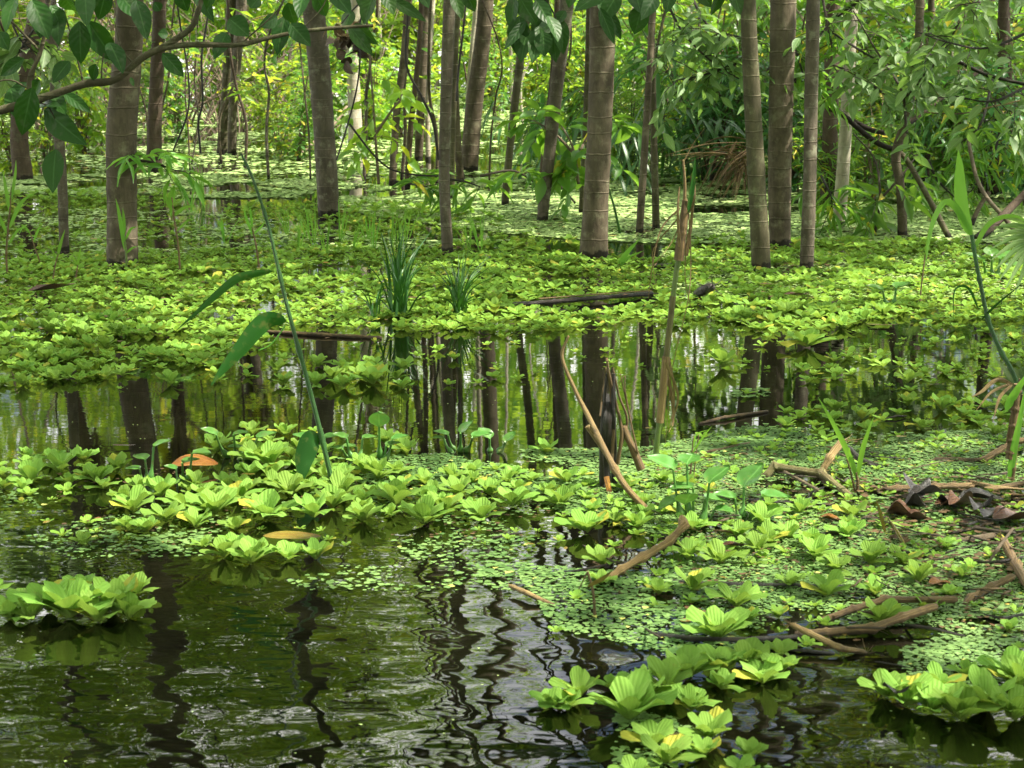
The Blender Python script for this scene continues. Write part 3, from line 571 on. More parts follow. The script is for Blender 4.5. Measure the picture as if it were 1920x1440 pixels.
trunkxy = [(G(t[0][0][0], t[0][0][1])[:2], t[0][0][2]/2*pxm(t[0][0][0], t[0][0][1], G(t[0][0][0], t[0][0][1])[1])) for t in TREES]
R = np.random.RandomState(61)
for poly, keep, (s0, s1), sp in AREAS:
    q = np.array([G(u, v)[:2] for u, v in poly]); x0, y0 = q.min(0); x1, y1 = q.max(0); poly3 = [tuple(z) for z in q]
    area = (x1-x0)*(y1-y0); ntry = int(area/(sp*sp)*6)
    for _ in range(ntry):
        x, y = x0+R.rand()*(x1-x0), y0+R.rand()*(y1-y0)
        if not inpoly(x, y, poly3): continue
        uv = proj([x, y, 0])
        if keep < 1 and math.sin(x*9.1+math.sin(y*7)*2)*.5+.5 > keep+.25*R.rand(): continue
        if any(inpoly(uv[0], uv[1], h) for h in HOLES): continue
        if any((x-t[0][0])**2+(y-t[0][1])**2 < (t[1]+.02)**2 for t in trunkxy): continue
        s_ = 1; pt = .5+.5*math.sin(x*2.3+y*1.1)*math.sin(y*1.7-x); s = s0+(s1-s0)*R.rand()**1.4; s *= .60+.34*pt; d = sp*(.72+.5*R.rand())
        if near_ok(x, y, d): pts.append((x, y, s, R.randint(6, 11))); cell.setdefault((int(x/.2), int(y/.2)), []).append((x, y, d))
def inview(p, m=40): uv = proj([p[0], p[1], .03]); return -m < uv[0] < 1920+m and uv[1] < 1440+m
pts.sort(key=lambda p: -(p[2]/p[1] if inview(p, 5) else 0))
N_IND = 292
LM = [(365,862,'curled orange leaf'),(230,840,'small brown floating leaf'),(290,890,'leftmost hyacinth'),(610,860,'tall blade reed'),(545,1012,'yellow-green floating leaf'),(710,850,'paired centre hyacinths'),(890,850,'spoon-leaved hyacinth row'),
 (1140,900,'dark splintered stump'),(1228,855,'tall broken cane'),(1300,970,'big right hyacinth'),(1400,935,'drooping-leaf hyacinth'),(1205,1045,'curved pale cane'),(1115,1140,'wilted yellow stem'),(995,1115,'orange-tipped driftwood'),(1470,1098,'flat black log'),
 (1560,885,'elbowed olive cane'),(1605,925,'two-bladed young shoot'),(1750,915,'jointed brown cane'),(1695,970,'curled dark leaf'),(1840,863,'bent orange cane'),(1640,1125,'upper bent dry cane'),(1690,1160,'long jointed dry cane'),(1560,1200,'crossed short dry cane'),(1340,1200,'sunken brown log'),
 (1755,1075,'soaked brown leaf patch'),(1762,1097,'round amber leaf'),(1860,1100,'forked grey cane'),(100,555,'large rusty dead leaf'),(610,630,'floating brown pole'),(1090,565,'black drift log'),(745,590,'tall sedge tuft'),(865,590,'open sedge tuft'),(1325,545,'mossy dark stump'),(1900,700,'right tall reed'),(1650,610,'yellow leaf by dark water'),(1493,570,'rust-red leaf')]
items = []
for i, (x, y, s, nl) in enumerate(pts[:N_IND]):
    cand = [k for k in range(14) if abs(8+k % 7-nl-2) <= 1] or list(range(14)); k = cand[R.randint(len(cand))]
    o = link('water_lettuce', PROTO[k], M_LET, None, (x, y, 0), R.rand()*6.28, s/.168); tag(o, None, 'water lettuce', 'floating water lettuce rosettes'); o.scale.z *= .85+.35*R.rand()
    uv = proj([x, y, 0]); items.append((o, uv[0], uv[1], ('large' if s > .185 else 'small' if s < .125 else 'mid-sized')+' water lettuce'))
relabel(items, LM, '%s rosette%s %s the %s')
mb = MB()
for i, (x, y, s, nl) in enumerate(pts[N_IND:]):
    rosette(mb, min(nl, 9), 900+i % 97, False, (x, y, 0), s, R.rand()*6.28, tone=.25+.5*R.rand())
tag(link('lettuce_carpet', mb.mesh('lettuce_carpet'), M_LETF), 'dense carpet of pale green water lettuce around the trunks', None, kind='stuff')
print('rosettes', len(pts))

# ---------------------------------------------------------------- duckweed, salvinia
def mat_patch(poly, n, r, mb, lift=.003, clump=0., oval=.8, cf=2.2):
    q = np.array([G(u, v)[:2] for u, v in poly]); x0, y0 = q.min(0); x1, y1 = q.max(0); out = []; tr = 0
    pl = [tuple(z) for z in q]
    while len(out) < n and tr < n*12:
        tr += 1; x, y = x0+R.rand()*(x1-x0), y0+R.rand()*(y1-y0)
        if clump:
            f = math.sin(x*cf*2+1.3*math.sin(y*cf*1.3+x))*math.sin(y*cf*1.9+1.7*math.sin(x*cf*.9))+.45*math.sin(x*cf*7+y*3)*math.sin(y*cf*6)
            if f < clump*1.6-1+R.randn()*.12: continue
        if inpoly(x, y, pl): out.append((x, y))
    if not out: return
    C = np.array(out); k = 6; a = np.arange(k)/k*6.283; m = len(C); rr = r*(.4+1.2*R.rand(m)**1.5)[:, None]
    ph = R.rand(m)[:, None]*6.28; tl = R.randn(m, 2)*.22
    dx = rr*np.cos(a+ph)*(1+.15*R.randn(m, k)); dy = rr*np.sin(a+ph)*oval*(1+.15*R.randn(m, k)); z = lift+np.abs(dx*tl[:, :1]+dy*tl[:, 1:])+R.rand(m, 1)*lift*1.5
    V = np.stack([C[:, :1]+dx, C[:, 1:]+dy, z], -1).reshape(-1, 3)
    b = np.arange(m)[:, None, None]*6; Fq = (b+np.array([[0, 1, 2, 3], [0, 3, 4, 5]])).reshape(-1, 4)
    cl = .45+.22*np.sin(C[:, 0]*4+C[:, 1]*2)+.15*np.sin(C[:, 0]*13-C[:, 1]*9)+R.randn(m)*.27; ti = np.clip(cl, 0, .92); ti[R.rand(m) < .012] = 1
    mb.add(V, Fq, np.repeat(ti, 2))
R = np.random.RandomState(71)
mb = MB()
mat_patch([(1240,835),(1400,800),(1700,815),(1990,800),(1990,1215),(1850,1160),(1600,1185),(1420,1190),(1250,1110),(1230,1020),(1040,960),(1000,900),(1180,880)], 62000, .0050, mb, clump=.37, cf=2.3)
mat_patch([(1240,835),(1400,800),(1700,815),(1990,800),(1990,1215),(1850,1160),(1600,1185),(1420,1190),(1250,1110),(1230,1020),(1040,960),(1000,900),(1180,880)], 1500, .011, mb, clump=.3, lift=.006)
mat_patch([(600,862),(1000,845),(1240,840),(1240,900),(1050,930),(640,905)], 5200, .0075, mb, clump=.42)
mat_patch([(0,925),(1100,860),(1200,1010),(700,1040),(120,1050),(0,990)], 1800, .008, mb, clump=.6)
mat_patch([(960,1060),(1250,1080),(1700,1180),(1920,1210),(1920,1260),(1500,1215),(1330,1250),(1040,1180)], 3400, .0075, mb, clump=.5)
mat_patch([(1150,1340),(1500,1290),(1480,1440),(1150,1460)], 900, .0065, mb, clump=.6)
mat_patch([(1640,1160),(1920,1180),(1920,1330),(1700,1270)], 1300, .0065, mb, clump=.5)
mat_patch([(500,1040),(1000,1010),(1000,1110),(560,1110)], 420, .009, mb, clump=.6)
for p_, n_ in ([(1370,732),(1440,730),(1440,746),(1370,748)],90),([(260,1010),(400,1000),(400,1030),(260,1035)],80),([(900,1060),(960,1060),(960,1085),(900,1085)],60),([(1250,850),(1440,815),(1460,825),(1280,870)],400): mat_patch(p_, n_, .012, mb)
tag(link('duckweed', mb.mesh('duckweed'), M_DUCK), 'green floating duckweed and salvinia between the canes', None, kind='stuff')
mb = MB()
mat_patch([(640,368),(1000,372),(1240,372),(1300,402),(1990,385),(1990,456),(1240,458),(1100,452),(960,440),(800,420),(640,395)], 26000, .022, mb, clump=.02)
mat_patch([(880,335),(1240,335),(1990,350),(1990,400),(1240,385),(700,372)], 12000, .027, mb, clump=.35)
mat_patch([(-60,335),(560,318),(760,350),(640,372),(330,372),(-60,360)], 6000, .028, mb, clump=.55, cf=1.2)
mat_patch([(-60,395),(330,392),(640,430),(1000,455),(560,478),(300,482),(-60,478)], 2400, .022, mb, clump=.62)
mat_patch([(-100,190),(2000,190),(2100,330),(-200,330)], 20000, .045, mb, clump=.56, cf=.7)
mat_patch([(-100,140),(2000,140),(2100,192),(-200,192)], 9000, .10, mb, clump=.3, cf=.4)
mat_patch([(1240,560),(1920,560),(1920,480),(1240,470)], 6000, .012, mb)
tag(link('duckweed_mat', mb.mesh('duckweed_mat'), M_DUCKP), 'pale sunlit duckweed mat spreading around the rear trunks', None, kind='stuff')
mb = MB()
for t in TREES:
    u, v, w = t[0][0]
    if v > 400: mat_patch([(u-w*1.6-8, v-8), (u+w*1.6+8, v-8), (u+w*1.5+8, v+16), (u-w*1.5-8, v+16)], 90, .012, mb, lift=.012)
mat_patch([(1200,850),(1920,820),(1920,1200),(1300,1180)], 1500, .0065, mb, lift=.008, clump=.3)
mat_patch([(1600,900),(1920,900),(1920,1110),(1650,1050)], 420, .011, mb, lift=.012, clump=.1)
mat_patch([(100,880),(1150,870),(1150,1010),(120,1030)], 500, .006, mb, lift=.006, clump=.3)
mat_patch([(0,480),(1920,460),(1920,600),(0,680)], 700, .011, mb, lift=.03)
M_LIT = mat_leaf('litter', (.035, .022, .012), (.12, .075, .035), (.2, .12, .04), trans=.05, rough=.7, spec=.2, sat=.1, odd=(.35, .25, .05))
tag(link('leaf_litter', mb.mesh('leaf_litter'), M_LIT), 'brown crumbs of rotting litter caught among plants and trunks', None, kind='stuff')
mb = MB()
mat_patch([(0,640),(1920,600),(1920,1440),(0,1440)], 900, .0028, mb, lift=.001)
tag(link('floating_specks', mb.mesh('floating_specks'), M_DUCKP), 'tiny pale plant specks scattered over the open water', None, kind='stuff')

# ---------------------------------------------------------------- fallen canes, logs, sticks
R = np.random.RandomState(81)
def cane(name, px, w, mat, label, cat='cane', nodes=True, k=9, squash=1., group=None, frayed=0, sub=0.):
    """px: (u, v, z) points; w photo width in px"""
    P = np.array([G(u, v, z) for u, v, z in px]); L = np.linalg.norm(np.diff(P, axis=0), axis=1).sum(); n = max(14, int(L/.009)); w = w*.88
    mpp = pxm(px[0][0], px[0][1], P[0][1]); r = w/2*mpp; PS = smooth_path(P, n) if len(px) == 2 else np.vstack([P[0]+(P[1]-P[0])*0, *[P[i]+(P[i+1]-P[i])*np.linspace(0, 1, max(4, int(n*np.linalg.norm(P[i+1]-P[i])/L)))[1:, None] for i in range(len(P)-1)]])
    PS = PS+R.randn(*PS.shape)*r*.03; n = len(PS); rs = r*(1+.05*R.randn(n)+.08*np.sin(np.arange(n)*.35+R.rand()*6)); rs[0] *= .55; rs[-1] *= .55
    if nodes:
        d = np.concatenate([[0], np.cumsum(np.linalg.norm(np.diff(PS, axis=0), axis=1))]); K = np.concatenate([[0], np.cumsum(np.linalg.norm(np.diff(P, axis=0), axis=1))])
        for q in K[1:-1]: j = np.argmin(abs(d-q)); rs[j] *= 1.45; rs[max(0, j-1)] *= 1.15; rs[min(n-1, j+1)] *= 1.1
    mb = MB(); tube(mb, PS, rs, k, squash=squash, wob=.05)
    if nodes:
        for q in P[1:-1]:
            for h_ in range(7): d = R.randn(3)*[1, 1, .8]*r*1.6; tube(mb, smooth_path([q, q+d*.7, q+d*1.3-[0, 0, r*.5]], 4), np.linspace(r*.12, r*.03, 4), 3, cap=False)
    for f in range(frayed):
        e = PS[-1] if f % 2 else PS[0]; d = R.randn(3)*[1, 1, .6]*r*2.2; tube(mb, smooth_path([e, e+d*.6, e+d+[0, 0, r*.6]], 5), np.linspace(r*.16, r*.04, 5), 4, cap=False)
    return single(name, mb, mat, G(*px[0][:2]), label, cat, group)
g = 'broken dry canes floating on the right'
cane('dry_cane', [(1432,897,0),(1452,875,.035),(1540,888,.03),(1596,933,.0)], 17, M_OLIVEC, 'elbowed olive cane lying across the duckweed', group=g, frayed=4)
cane('dry_cane', [(1541,884,.035),(1556,858,.08),(1580,826,.13)], 17, M_STRAW, 'short straw cane rising from the elbowed olive cane joint', group=g, frayed=12)
cane('dry_cane', [(1590,838,.03),(1608,857,.02),(1630,870,.01),(1658,878,.003)], 11, M_WET, 'short blackened cane end right of the rising straw cane', group=g)
cane('dry_cane', [(1623,923,.004),(1683,916,.02),(1755,912,.03),(1827,911,.03)], 14, M_BROWNC, 'jointed brown cane behind the pile of dark leaves', group=g, frayed=14)
cane('dry_cane', [(1760,926,.0),(1812,922,.01)], 10, M_BROWNC, 'short brown cane tucked under the jointed brown cane', group=g)
cane('dry_cane', [(1750,863,.004),(1843,864,.008),(1900,828,.06),(1960,822,.07)], 13, M_BROWNC, 'bent orange brown cane entering from the right edge', group=g)
cane('sunken_log', [(1300,930,.0),(1400,938,.008),(1500,944,.008),(1613,953,.0)], 15, M_WET, 'long wet brown log half sunk behind the drooping hyacinth', 'log', False, group='half sunken logs', squash=.6)
cane('dry_cane', [(1573,956,.008),(1635,963,.008)], 9, M_STRAW, 'short pale stick just in front of the long wet log', group=g)
cane('sunken_log', [(1200,1086,.0),(1307,1094,.006),(1480,1098,.006),(1650,1102,.0)], 17, M_WET, 'flat black log crossing the duckweed in the middle right', 'log', False, group='half sunken logs', squash=.5)
cane('dry_cane', [(1533,1168,.0),(1600,1142,.03),(1660,1124,.045),(1795,1124,.03)], 15, M_BROWNC, 'upper bent dry cane pointing right above the long jointed cane', group=g, frayed=3)
cane('dry_cane', [(1490,1190,.006),(1550,1186,.015),(1637,1178,.02),(1690,1158,.035),(1757,1136,.05)], 18, M_BROWNC, 'long jointed grey brown cane with rotten upper end', group=g, frayed=6)
cane('dry_cane', [(1482,1170,.05),(1575,1215,.02),(1625,1224,.0)], 13, M_STRAW, 'crossed short dry cane with frayed fibrous head', group=g, frayed=26)
cane('sunken_log', [(1218,1188,.004),(1300,1198,.01),(1400,1200,.01),(1500,1194,.004)], 17, M_WET, 'sunken brown log behind the open front water', 'log', False, group='half sunken logs', squash=.6)
cane('sunken_log', [(1423,1213,.0),(1500,1219,.006),(1565,1226,.0)], 14, M_WET, 'split dark log piece in front of the frayed cane', 'log', False, group='half sunken logs', squash=.5)
cane('dry_cane', [(1803,1138,.0),(1820,1122,.01),(1860,1100,.03),(1902,1080,.05)], 16, M_BROWNC, 'grey brown cane at right leading up to the fork', group=g)
cane('dry_cane', [(1881,1013,.04),(1905,1060,.03),(1945,1130,.01)], 20, M_BROWNC, 'thick ribbed cane slanting down at the right edge', group=g, frayed=4)
cane('dead_stick', [(1780,1018,.0),(1830,1010,.015),(1875,1003,.02)], 16, M_TWIG, 'lichen-covered stick right of the curled dark leaf', 'stick', False, group='small sticks on the duckweed')
cane('dead_stick', [(1835,1021,.0),(1880,1019,.01)], 13, M_BROWNC, 'stub of cane below the lichen-covered stick', 'stick', False, group='small sticks on the duckweed')
cane('dead_stick', [(1630,1025,.004),(1693,1034,.01),(1740,1047,.01),(1776,1055,.0)], 8, M_WET, 'thin black stick beside the soaked brown leaf patch', 'stick', False, group='small sticks on the duckweed')
cane('dead_stick', [(1633,968,.02),(1680,985,.03),(1717,997,.03),(1792,1010,.01)], 4, M_TWIGD, 'wiry twig arching past the curled dark leaf', 'stick', False, 5, group='small sticks on the duckweed')
cane('dead_stick', [(1590,985,.0),(1625,968,.02),(1650,960,.025)], 4, M_TWIG, 'short thin twig crossing left of the curled dark leaf', 'stick', False, 5, group='small sticks on the duckweed')
cane('dry_cane', [(1133,1092,.0),(1165,1068,.03),(1207,1044,.06),(1255,1015,.09),(1283,985,.13),(1277,968,.15)], 17, M_STRAW, 'curved pale cane arching out of the water at centre right', group=g)
cane('dead_stick', [(1093,1022,.03),(1150,1053,.03),(1205,1062,.02)], 4, M_TWIGD, 'thin dark twig leaning onto the curved pale cane', 'stick', False, 5, group='small sticks on the duckweed')
cane('dead_stick', [(985,1075,.0),(1070,1072,.005),(1147,1057,.02)], 5, M_WET, 'long wet twig lying left of the curved pale cane', 'stick', False, 5, group='small sticks on the duckweed')
cane('driftwood', [(955,1098,.02),(990,1113,.02),(1042,1138,.0)], 11, M_STRAW, 'orange-tipped driftwood poking out at the centre', 'driftwood', False, frayed=5)
cane('driftwood', [(1000,1112,.0),(1040,1122,.0),(1085,1140,.0)], 8, M_WET, 'small black twig behind the orange-tipped driftwood', 'driftwood', False, frayed=3)
cane('dry_cane', [(1310,795,.0),(1360,782,.012),(1440,771,.004)], 7, M_BROWNC, 'slim broken cane on open water right of the tall broken cane', group=g, frayed=3)
cane('dry_cane', [(1290,855,.0),(1340,845,.01),(1410,830,.004)], 7, M_BROWNC, 'slim broken cane at the duckweed edge behind the hyacinths', group=g)
cane('floating_pole', [(500,622,.008),(610,628,.01),(716,634,.004)], 9, M_BROWNC, 'floating brown pole at the edge of the lettuce carpet', 'pole', False)
o = cane('drift_log', [(940,573,.0),(1030,566,.02),(1120,558,.03),(1225,550,.02)], 17, M_WET, 'black drift log lying in the lettuce carpet at centre', 'log', False, squash=.6, frayed=4)
cane('drift_log', [(1010,560,.04),(1110,552,.05),(1222,545,.05)], 5, M_BROWNC, 'dry bark strip along the back of the black drift log', 'bark', False, squash=.5)
cane('drift_log', [(1215,500,.01),(1262,496,.01)], 8, M_WET, 'short black drift piece beside the tall broken cane', 'log', False)
o = cane('mossy_stump', [(1306,553,.0),(1318,545,.05),(1336,536,.09)], 20, M_WET, 'mossy dark stump rising from the lettuce carpet', 'stump', False, frayed=8)
cane('dry_cane', [(1660,935,.01),(1700,928,.015),(1740,930,.004)], 6, M_BROWNC, 'thin dry cane left of the pile of dark leaves', group=g)
for i, (u, v, du, dv, lb) in enumerate([(1730,1050,130,-35,'thin twig right of the soaked brown leaf patch'),(1700,780,-40,6,'thin branch lying in dark water at right'),(1860,990,70,-25,'wiry twig over the right edge leaf pile'),(1640,1240,90,20,'thin submerged-looking stem at the front water edge'),(980,1000,-60,10,'tiny stick floating at centre')]):
    cane('dead_stick', [(u, v, .006), (u+du*.5, v+dv*.5-3, .012), (u+du, v+dv, .004)], 4, M_TWIGD, lb, 'stick', False, 5, group='small sticks on the duckweed')

for (px, w, mt, lb) in [([(1480,1010,.0),(1560,1000,.01),(1620,1006,.005)],9,M_WET,'rotten dark cane piece left of the curled dark leaves'),([(1820,905,.01),(1870,915,.03),(1925,905,.03)],11,M_BROWNC,'tan cane end crossing above the blackened leaf heap'),
   ([(1760,1005,.0),(1830,990,.03),(1905,1000,.04)],7,M_TWIGD,'dark crooked stick lying over the reddish leaves'),([(1850,1060,.0),(1870,1030,.05),(1900,990,.09)],6,M_TWIG,'thin stick standing up out of the right edge pile'),([(1560,1145,.0),(1640,1150,.012),(1700,1142,.01)],8,M_BROWNC,'slim dry cane lying between the two long jointed canes'),
   ([(1230,1000,.0),(1290,1020,.01),(1350,1024,.005)],7,M_WET,'sodden dark cane bit right of the curved pale cane'),([(1820,1150,.0),(1880,1160,.01),(1930,1150,.01)],8,M_WET,'sodden stick at the right edge above the front rosettes')]:
    cane('dry_cane', px, w, mt, lb, group=g, frayed=5)
items = []
for i in range(62):
    u, v = (1180+740*R.rand(), 830+390*R.rand()) if i < 34 else (1560+350*R.rand(), 930+190*R.rand()); a = R.randn()*.45; l = 25+95*R.rand()**1.5; du, dv = l*math.cos(a), l*math.sin(a)*.6
    o = cane('fine_twig', [(u, v, .006), (u+du*.5+R.randn()*5, v+dv*.5+R.randn()*3, .02+.035*R.rand()), (u+du, v+dv, .008+.03*R.rand())], 2.6+5*R.rand()**2, [M_TWIGD, M_WET, M_TWIG, M_BROWNC][R.randint(4)], None, 'twig', False, 5, group='fine twigs scattered over the duckweed', frayed=R.randint(3)); items.append((o, u, v, 'fine dead twig'))
relabel(items, LM, '%s%s %s the %s')
# ---------------------------------------------------------------- splintered stump and tall canes
def upright(name, px, w, mat, Y, k=9, nodes=(), wend=None):
    P = smooth_path([A(u, v, Y+(px[0][1]-v)*0) for u, v in px], 40); m = pxm(px[0][0], px[0][1], Y); rs = np.linspace(w/2*m, (wend or w)/2*m, 40)
    for q in nodes: rs[int(q*39)] *= 1.4
    mb = MB(); tube(mb, P, rs, k, wob=.08); return mb
b = G(1140, 915); Yb = b[1]; st = thing('splintered_stump', b, 'dark splintered stump of dead reeds standing in the water', 'stump')
mb = MB()
for (p, w0, w1) in [([(1136,930),(1134,860),(1138,790),(1142,740)],24,14),([(1152,925),(1152,850),(1150,780),(1150,700)],14,8),([(1130,925),(1128,840),(1133,750),(1138,700)],10,5)]:
    P = smooth_path([A(u, v, Yb+R.randn()*.02) for u, v in p], 24); m = pxm(1140, 900, Yb); tube(mb, P, np.linspace(w0, w1, 24)/2*m, 9, wob=.15)
part('stub', mb, M_WET, st)
mb = MB()
for (p, w) in [([(1146,880),(1150,800),(1146,740),(1138,672)],9),([(1158,870),(1166,810),(1156,760),(1142,700),(1138,675)],8),([(1160,850),(1176,790),(1160,740),(1150,690)],6),([(1185,800),(1172,730),(1172,705),(1160,720)],3),([(1196,850),(1178,770),(1163,700)],4),([(1125,780),(1132,720),(1136,690)],4)]:
    P = smooth_path([A(u, v, Yb-.02+R.randn()*.02) for u, v in p], 16); tube(mb, P, np.linspace(w, w*.45, 16)/2*m, 6, wob=.15)
part('splinters', mb, M_BROWNC, st)
mb = MB(); P = smooth_path([A(1128,910,Yb-.03), A(1134,885,Yb-.05), A(1143,850,Yb-.06)], 10); blade(mb, [A(1137,893,Yb-.06), A(1142,920,Yb-.08), A(1150,940,Yb-.09), A(1162,955,Yb-.1)], .022, lambda t: .9-.3*t, side=(1,0,0)); part('peeling_strip', mb, M_ORANGE, st)
cn = thing('leaning_cane', G(1222, 966), 'long leaning cane propped against the splintered stump', 'cane')
mb = MB(); Pq = [G(1222,966,-.02), A(1165,900,G(1222,966)[1]+.05), A(1103,780,Yb-.12), A(1080,735,Yb-.1), A(1054,670,Yb-.08), A(1066,630,Yb-.08)]; P = smooth_path(Pq, 60); rs = np.linspace(8.5, 3, 60)*m*.75; rs[14] *= 1.5; tube(mb, P, rs, 8, wob=.06); part('stem', mb, M_STRAW, cn)
mb = MB(); tube(mb, smooth_path([A(1160,890,Yb-.14), A(1130,840,Yb-.14), A(1102,798,Yb-.14)], 14), np.linspace(4, 6, 14)*m, 7, wob=.1); part('side_shoot', mb, M_STRAW, cn)
o = single('broken_cane_piece', (lambda q: (tube(q, smooth_path([A(1203,880,Yb), A(1188,845,Yb), A(1168,800,Yb)], 20), 7.5*m, 9, wob=.15), q)[1])(MB()), M_BROWNC, G(1203,880), 'short ribbed cane piece leaning right of the splintered stump', 'cane')
b = G(1230, 862); Yc = b[1]; m = pxm(1230, 860, Yc); tcn = thing('tall_broken_cane', b, 'tall broken cane with dry sheaths rising at centre right', 'cane')
def seg(p, w0, w1, mat, nm, k=9, n=30, wob=.05):
    mb = MB(); tube(mb, smooth_path([A(u, v, Yc) for u, v in p], n), np.linspace(w0, w1, n)/2*m, k, wob=wob); part(nm, mb, mat, tcn)
seg([(1229,866),(1233,820),(1237,790)],11,11,M_GREENC,'stem')
seg([(1237,792),(1243,735),(1249,668)],15,14,M_STRAW,'sheath')
seg([(1249,672),(1256,610),(1262,555)],11,12,M_OLIVEC,'sheath')
seg([(1262,558),(1268,510),(1273,484)],9,10,M_GREENC,'stem')
seg([(1273,488),(1280,430),(1286,375)],18,14,M_BROWNC,'sheath',wob=.15)
seg([(1284,385),(1284,340),(1281,300)],7,4,M_STRAW,'stem')
mb = MB()
for p, w in [([(1286,480),(1296,420),(1298,370),(1296,330)],8),([(1276,470),(1270,400),(1272,350)],8),([(1281,420),(1300,380),(1303,345)],6),([(1247,690),(1260,740),(1262,790),(1254,810)],9),([(1249,680),(1270,740),(1264,780)],7),([(1252,672),(1262,720),(1266,760),(1258,800)],5),([(1275,390),(1240,430),(1222,500),(1215,560)],4),([(1279,400),(1262,450),(1226,500)],3),([(1290,380),(1294,470),(1290,560),(1262,690),(1250,830)],3),([(1272,410),(1225,470),(1232,540)],3),([(1288,440),(1284,520),(1300,600)],3),([(1283,300),(1300,270),(1320,240)],3)]:
    P = smooth_path([A(u+R.randn(), v, Yc+R.randn()*.03) for u, v in p], 16); blade(mb, P, w*m, lambda t: .9-.6*t, fold=.5, side=(1, .2, 0), nc=3)
part('dry_strips', mb, M_STRAW, tcn)
mb = MB(); P = [A(1290,400,Yc-.05), A(1300,340,Yc-.05), A(1304,290,Yc-.05)]; blade(mb, smooth_path(P, 12), 9*m, side=(1,0,0)); part('leaf', mb, M_REED, tcn)

# ---------------------------------------------------------------- tall reeds and grass
def blades(mb, L, Y, tint=.4, dy=.06, side=None, nc=5):
    for p, w in L:
        n = len(p); P = smooth_path([A(u, v, Y-dy*i/n) for i, (u, v) in enumerate(p)], 22)
        blade(mb, P, w*pxm(p[0][0], p[0][1], Y), side=side, tint=tint+R.randn()*.15, nc=nc, fold=.18)
def stems(mb, L, Y, dy=0.):
    for p, w0, w1 in L: tube(mb, smooth_path([A(u, v, Y) for u, v in p], 40), np.linspace(w0, w1, 40)*np.where(np.arange(40) % 8 == 4, 1.4, 1.)/2*pxm(p[0][0], p[0][1], Y), 7)
b = G(625, 912); Y = b[1]; rd = thing('tall_reed', b, 'tall blade reed with long drooping leaves left of centre', 'reed', 'tall green reeds')
mb = MB(); stems(mb, [([(625,914),(602,815),(578,720),(556,640),(535,560),(520,495),(505,430),(485,365),(468,320),(452,288)],10,4)], Y); part('stem', mb, M_REEDST, rd)
mb = MB(); sd_ = (.4, .3, .9)
blades(mb, [([(513,508),(470,515),(440,525),(400,558),(370,585),(330,620)],16)], Y, .55, side=(.45,.2,.8))
part('leaf_blade', mb, M_REED, rd)
mb = MB(); blades(mb, [([(537,602),(505,600),(480,618),(450,655),(420,690),(396,722)],34)], Y, .3, side=(.6,.3,.7)); part('leaf_blade', mb, M_REED, rd)
mb = MB(); blades(mb, [([(598,815),(582,828),(570,860),(566,885),(557,915)],40)], Y, .1, side=(1,.2,.2)); part('leaf_blade', mb, M_REED, rd)
mb = MB(); stems(mb, [([(535,610),(520,632),(505,648),(485,657)],3,2)], Y)
for i in range(46):                                  # seed bristles on the upper stem
    t = R.rand(); u = 452+(505-452)*t+R.randn()*1.5; v = 288+(430-288)*t; tube(mb, [A(u, v, Y), A(u+R.randn()*6, v-4-5*R.rand(), Y)], .0009, 3, cap=False)
part('seed_bristles', mb, M_GRASS, rd)
b = G(1935, 800); Y = b[1]; rd = thing('tall_reed', b, 'tall green reed bending in from the right edge', 'reed', 'tall green reeds')
mb = MB(); stems(mb, [([(1935,800),(1902,705),(1875,655),(1853,600),(1840,540),(1830,490),(1822,440)],9,7)], Y); part('stem', mb, M_REEDST, rd)
for p, w, tn in [([(1820,442),(1806,400),(1800,350),(1799,310),(1797,282)],24,.8),([(1824,442),(1806,410),(1788,385),(1770,380),(1752,410),(1742,450),(1735,500)],13,.7),([(1825,470),(1855,420),(1900,405),(1940,425)],10,.6),([(1835,580),(1815,540),(1790,545),(1788,600)],5,.4),([(1840,600),(1870,570),(1925,525)],5,.3)]:
    mb = MB(); blades(mb, [(p, w)], Y, tn, side=(1, .2, .4)); part('leaf_blade', mb, M_GRASS if tn > .5 else M_REED, rd)
b = G(1900, 905); Y = b[1]; rd = thing('dead_reed_clump', b, 'brown dead reed clump with one green blade at right edge', 'reed')
mb = MB(); stems(mb, [([(1893,860),(1900,800),(1908,720)],16,14),([(1898,900),(1910,800),(1918,740)],8,5),([(1888,830),(1900,760),(1912,710)],5,3)], Y); part('stem', mb, M_BROWNC, rd)
mb = MB(); blades(mb, [([(1893,905),(1900,850),(1912,790),(1928,700)],14),([(1886,770),(1905,735),(1935,690)],16)], Y, .8, side=(1,.2,.1)); part('leaf_blade', mb, M_GRASS, rd)
mb = MB(); blades(mb, [([(1900,722),(1870,712),(1840,735),(1820,745)],9),([(1900,720),(1875,745),(1862,790)],7),([(1900,718),(1860,735),(1830,770)],6)], Y, .6, side=(.4,.2,1)); part('dry_strips', mb, M_STRAW, rd)
def shoot(b, label, st_, bl, matb=None, smat=None, group='young grass shoots'):
    p = G(*b); o = thing('grass_shoot', p, label, 'grass', group); Y = p[1]
    mb = MB(); stems(mb, st_, Y); part('stem', mb, smat or M_BROWNC, o)
    mb = MB(); blades(mb, bl, Y, .6, side=(1, .2, .3), nc=3); part('blades', mb, matb or M_GRASS, o)
shoot((1607,927),'two-bladed young shoot between the canes at right',[([(1607,927),(1608,900),(1600,868)],7,5),([(1604,925),(1596,890),(1588,860)],4,3)],[([(1610,905),(1590,850),(1560,790),(1534,745)],11),([(1608,895),(1616,850),(1626,815),(1638,782)],10),([(1600,870),(1594,852),(1592,838)],6)])
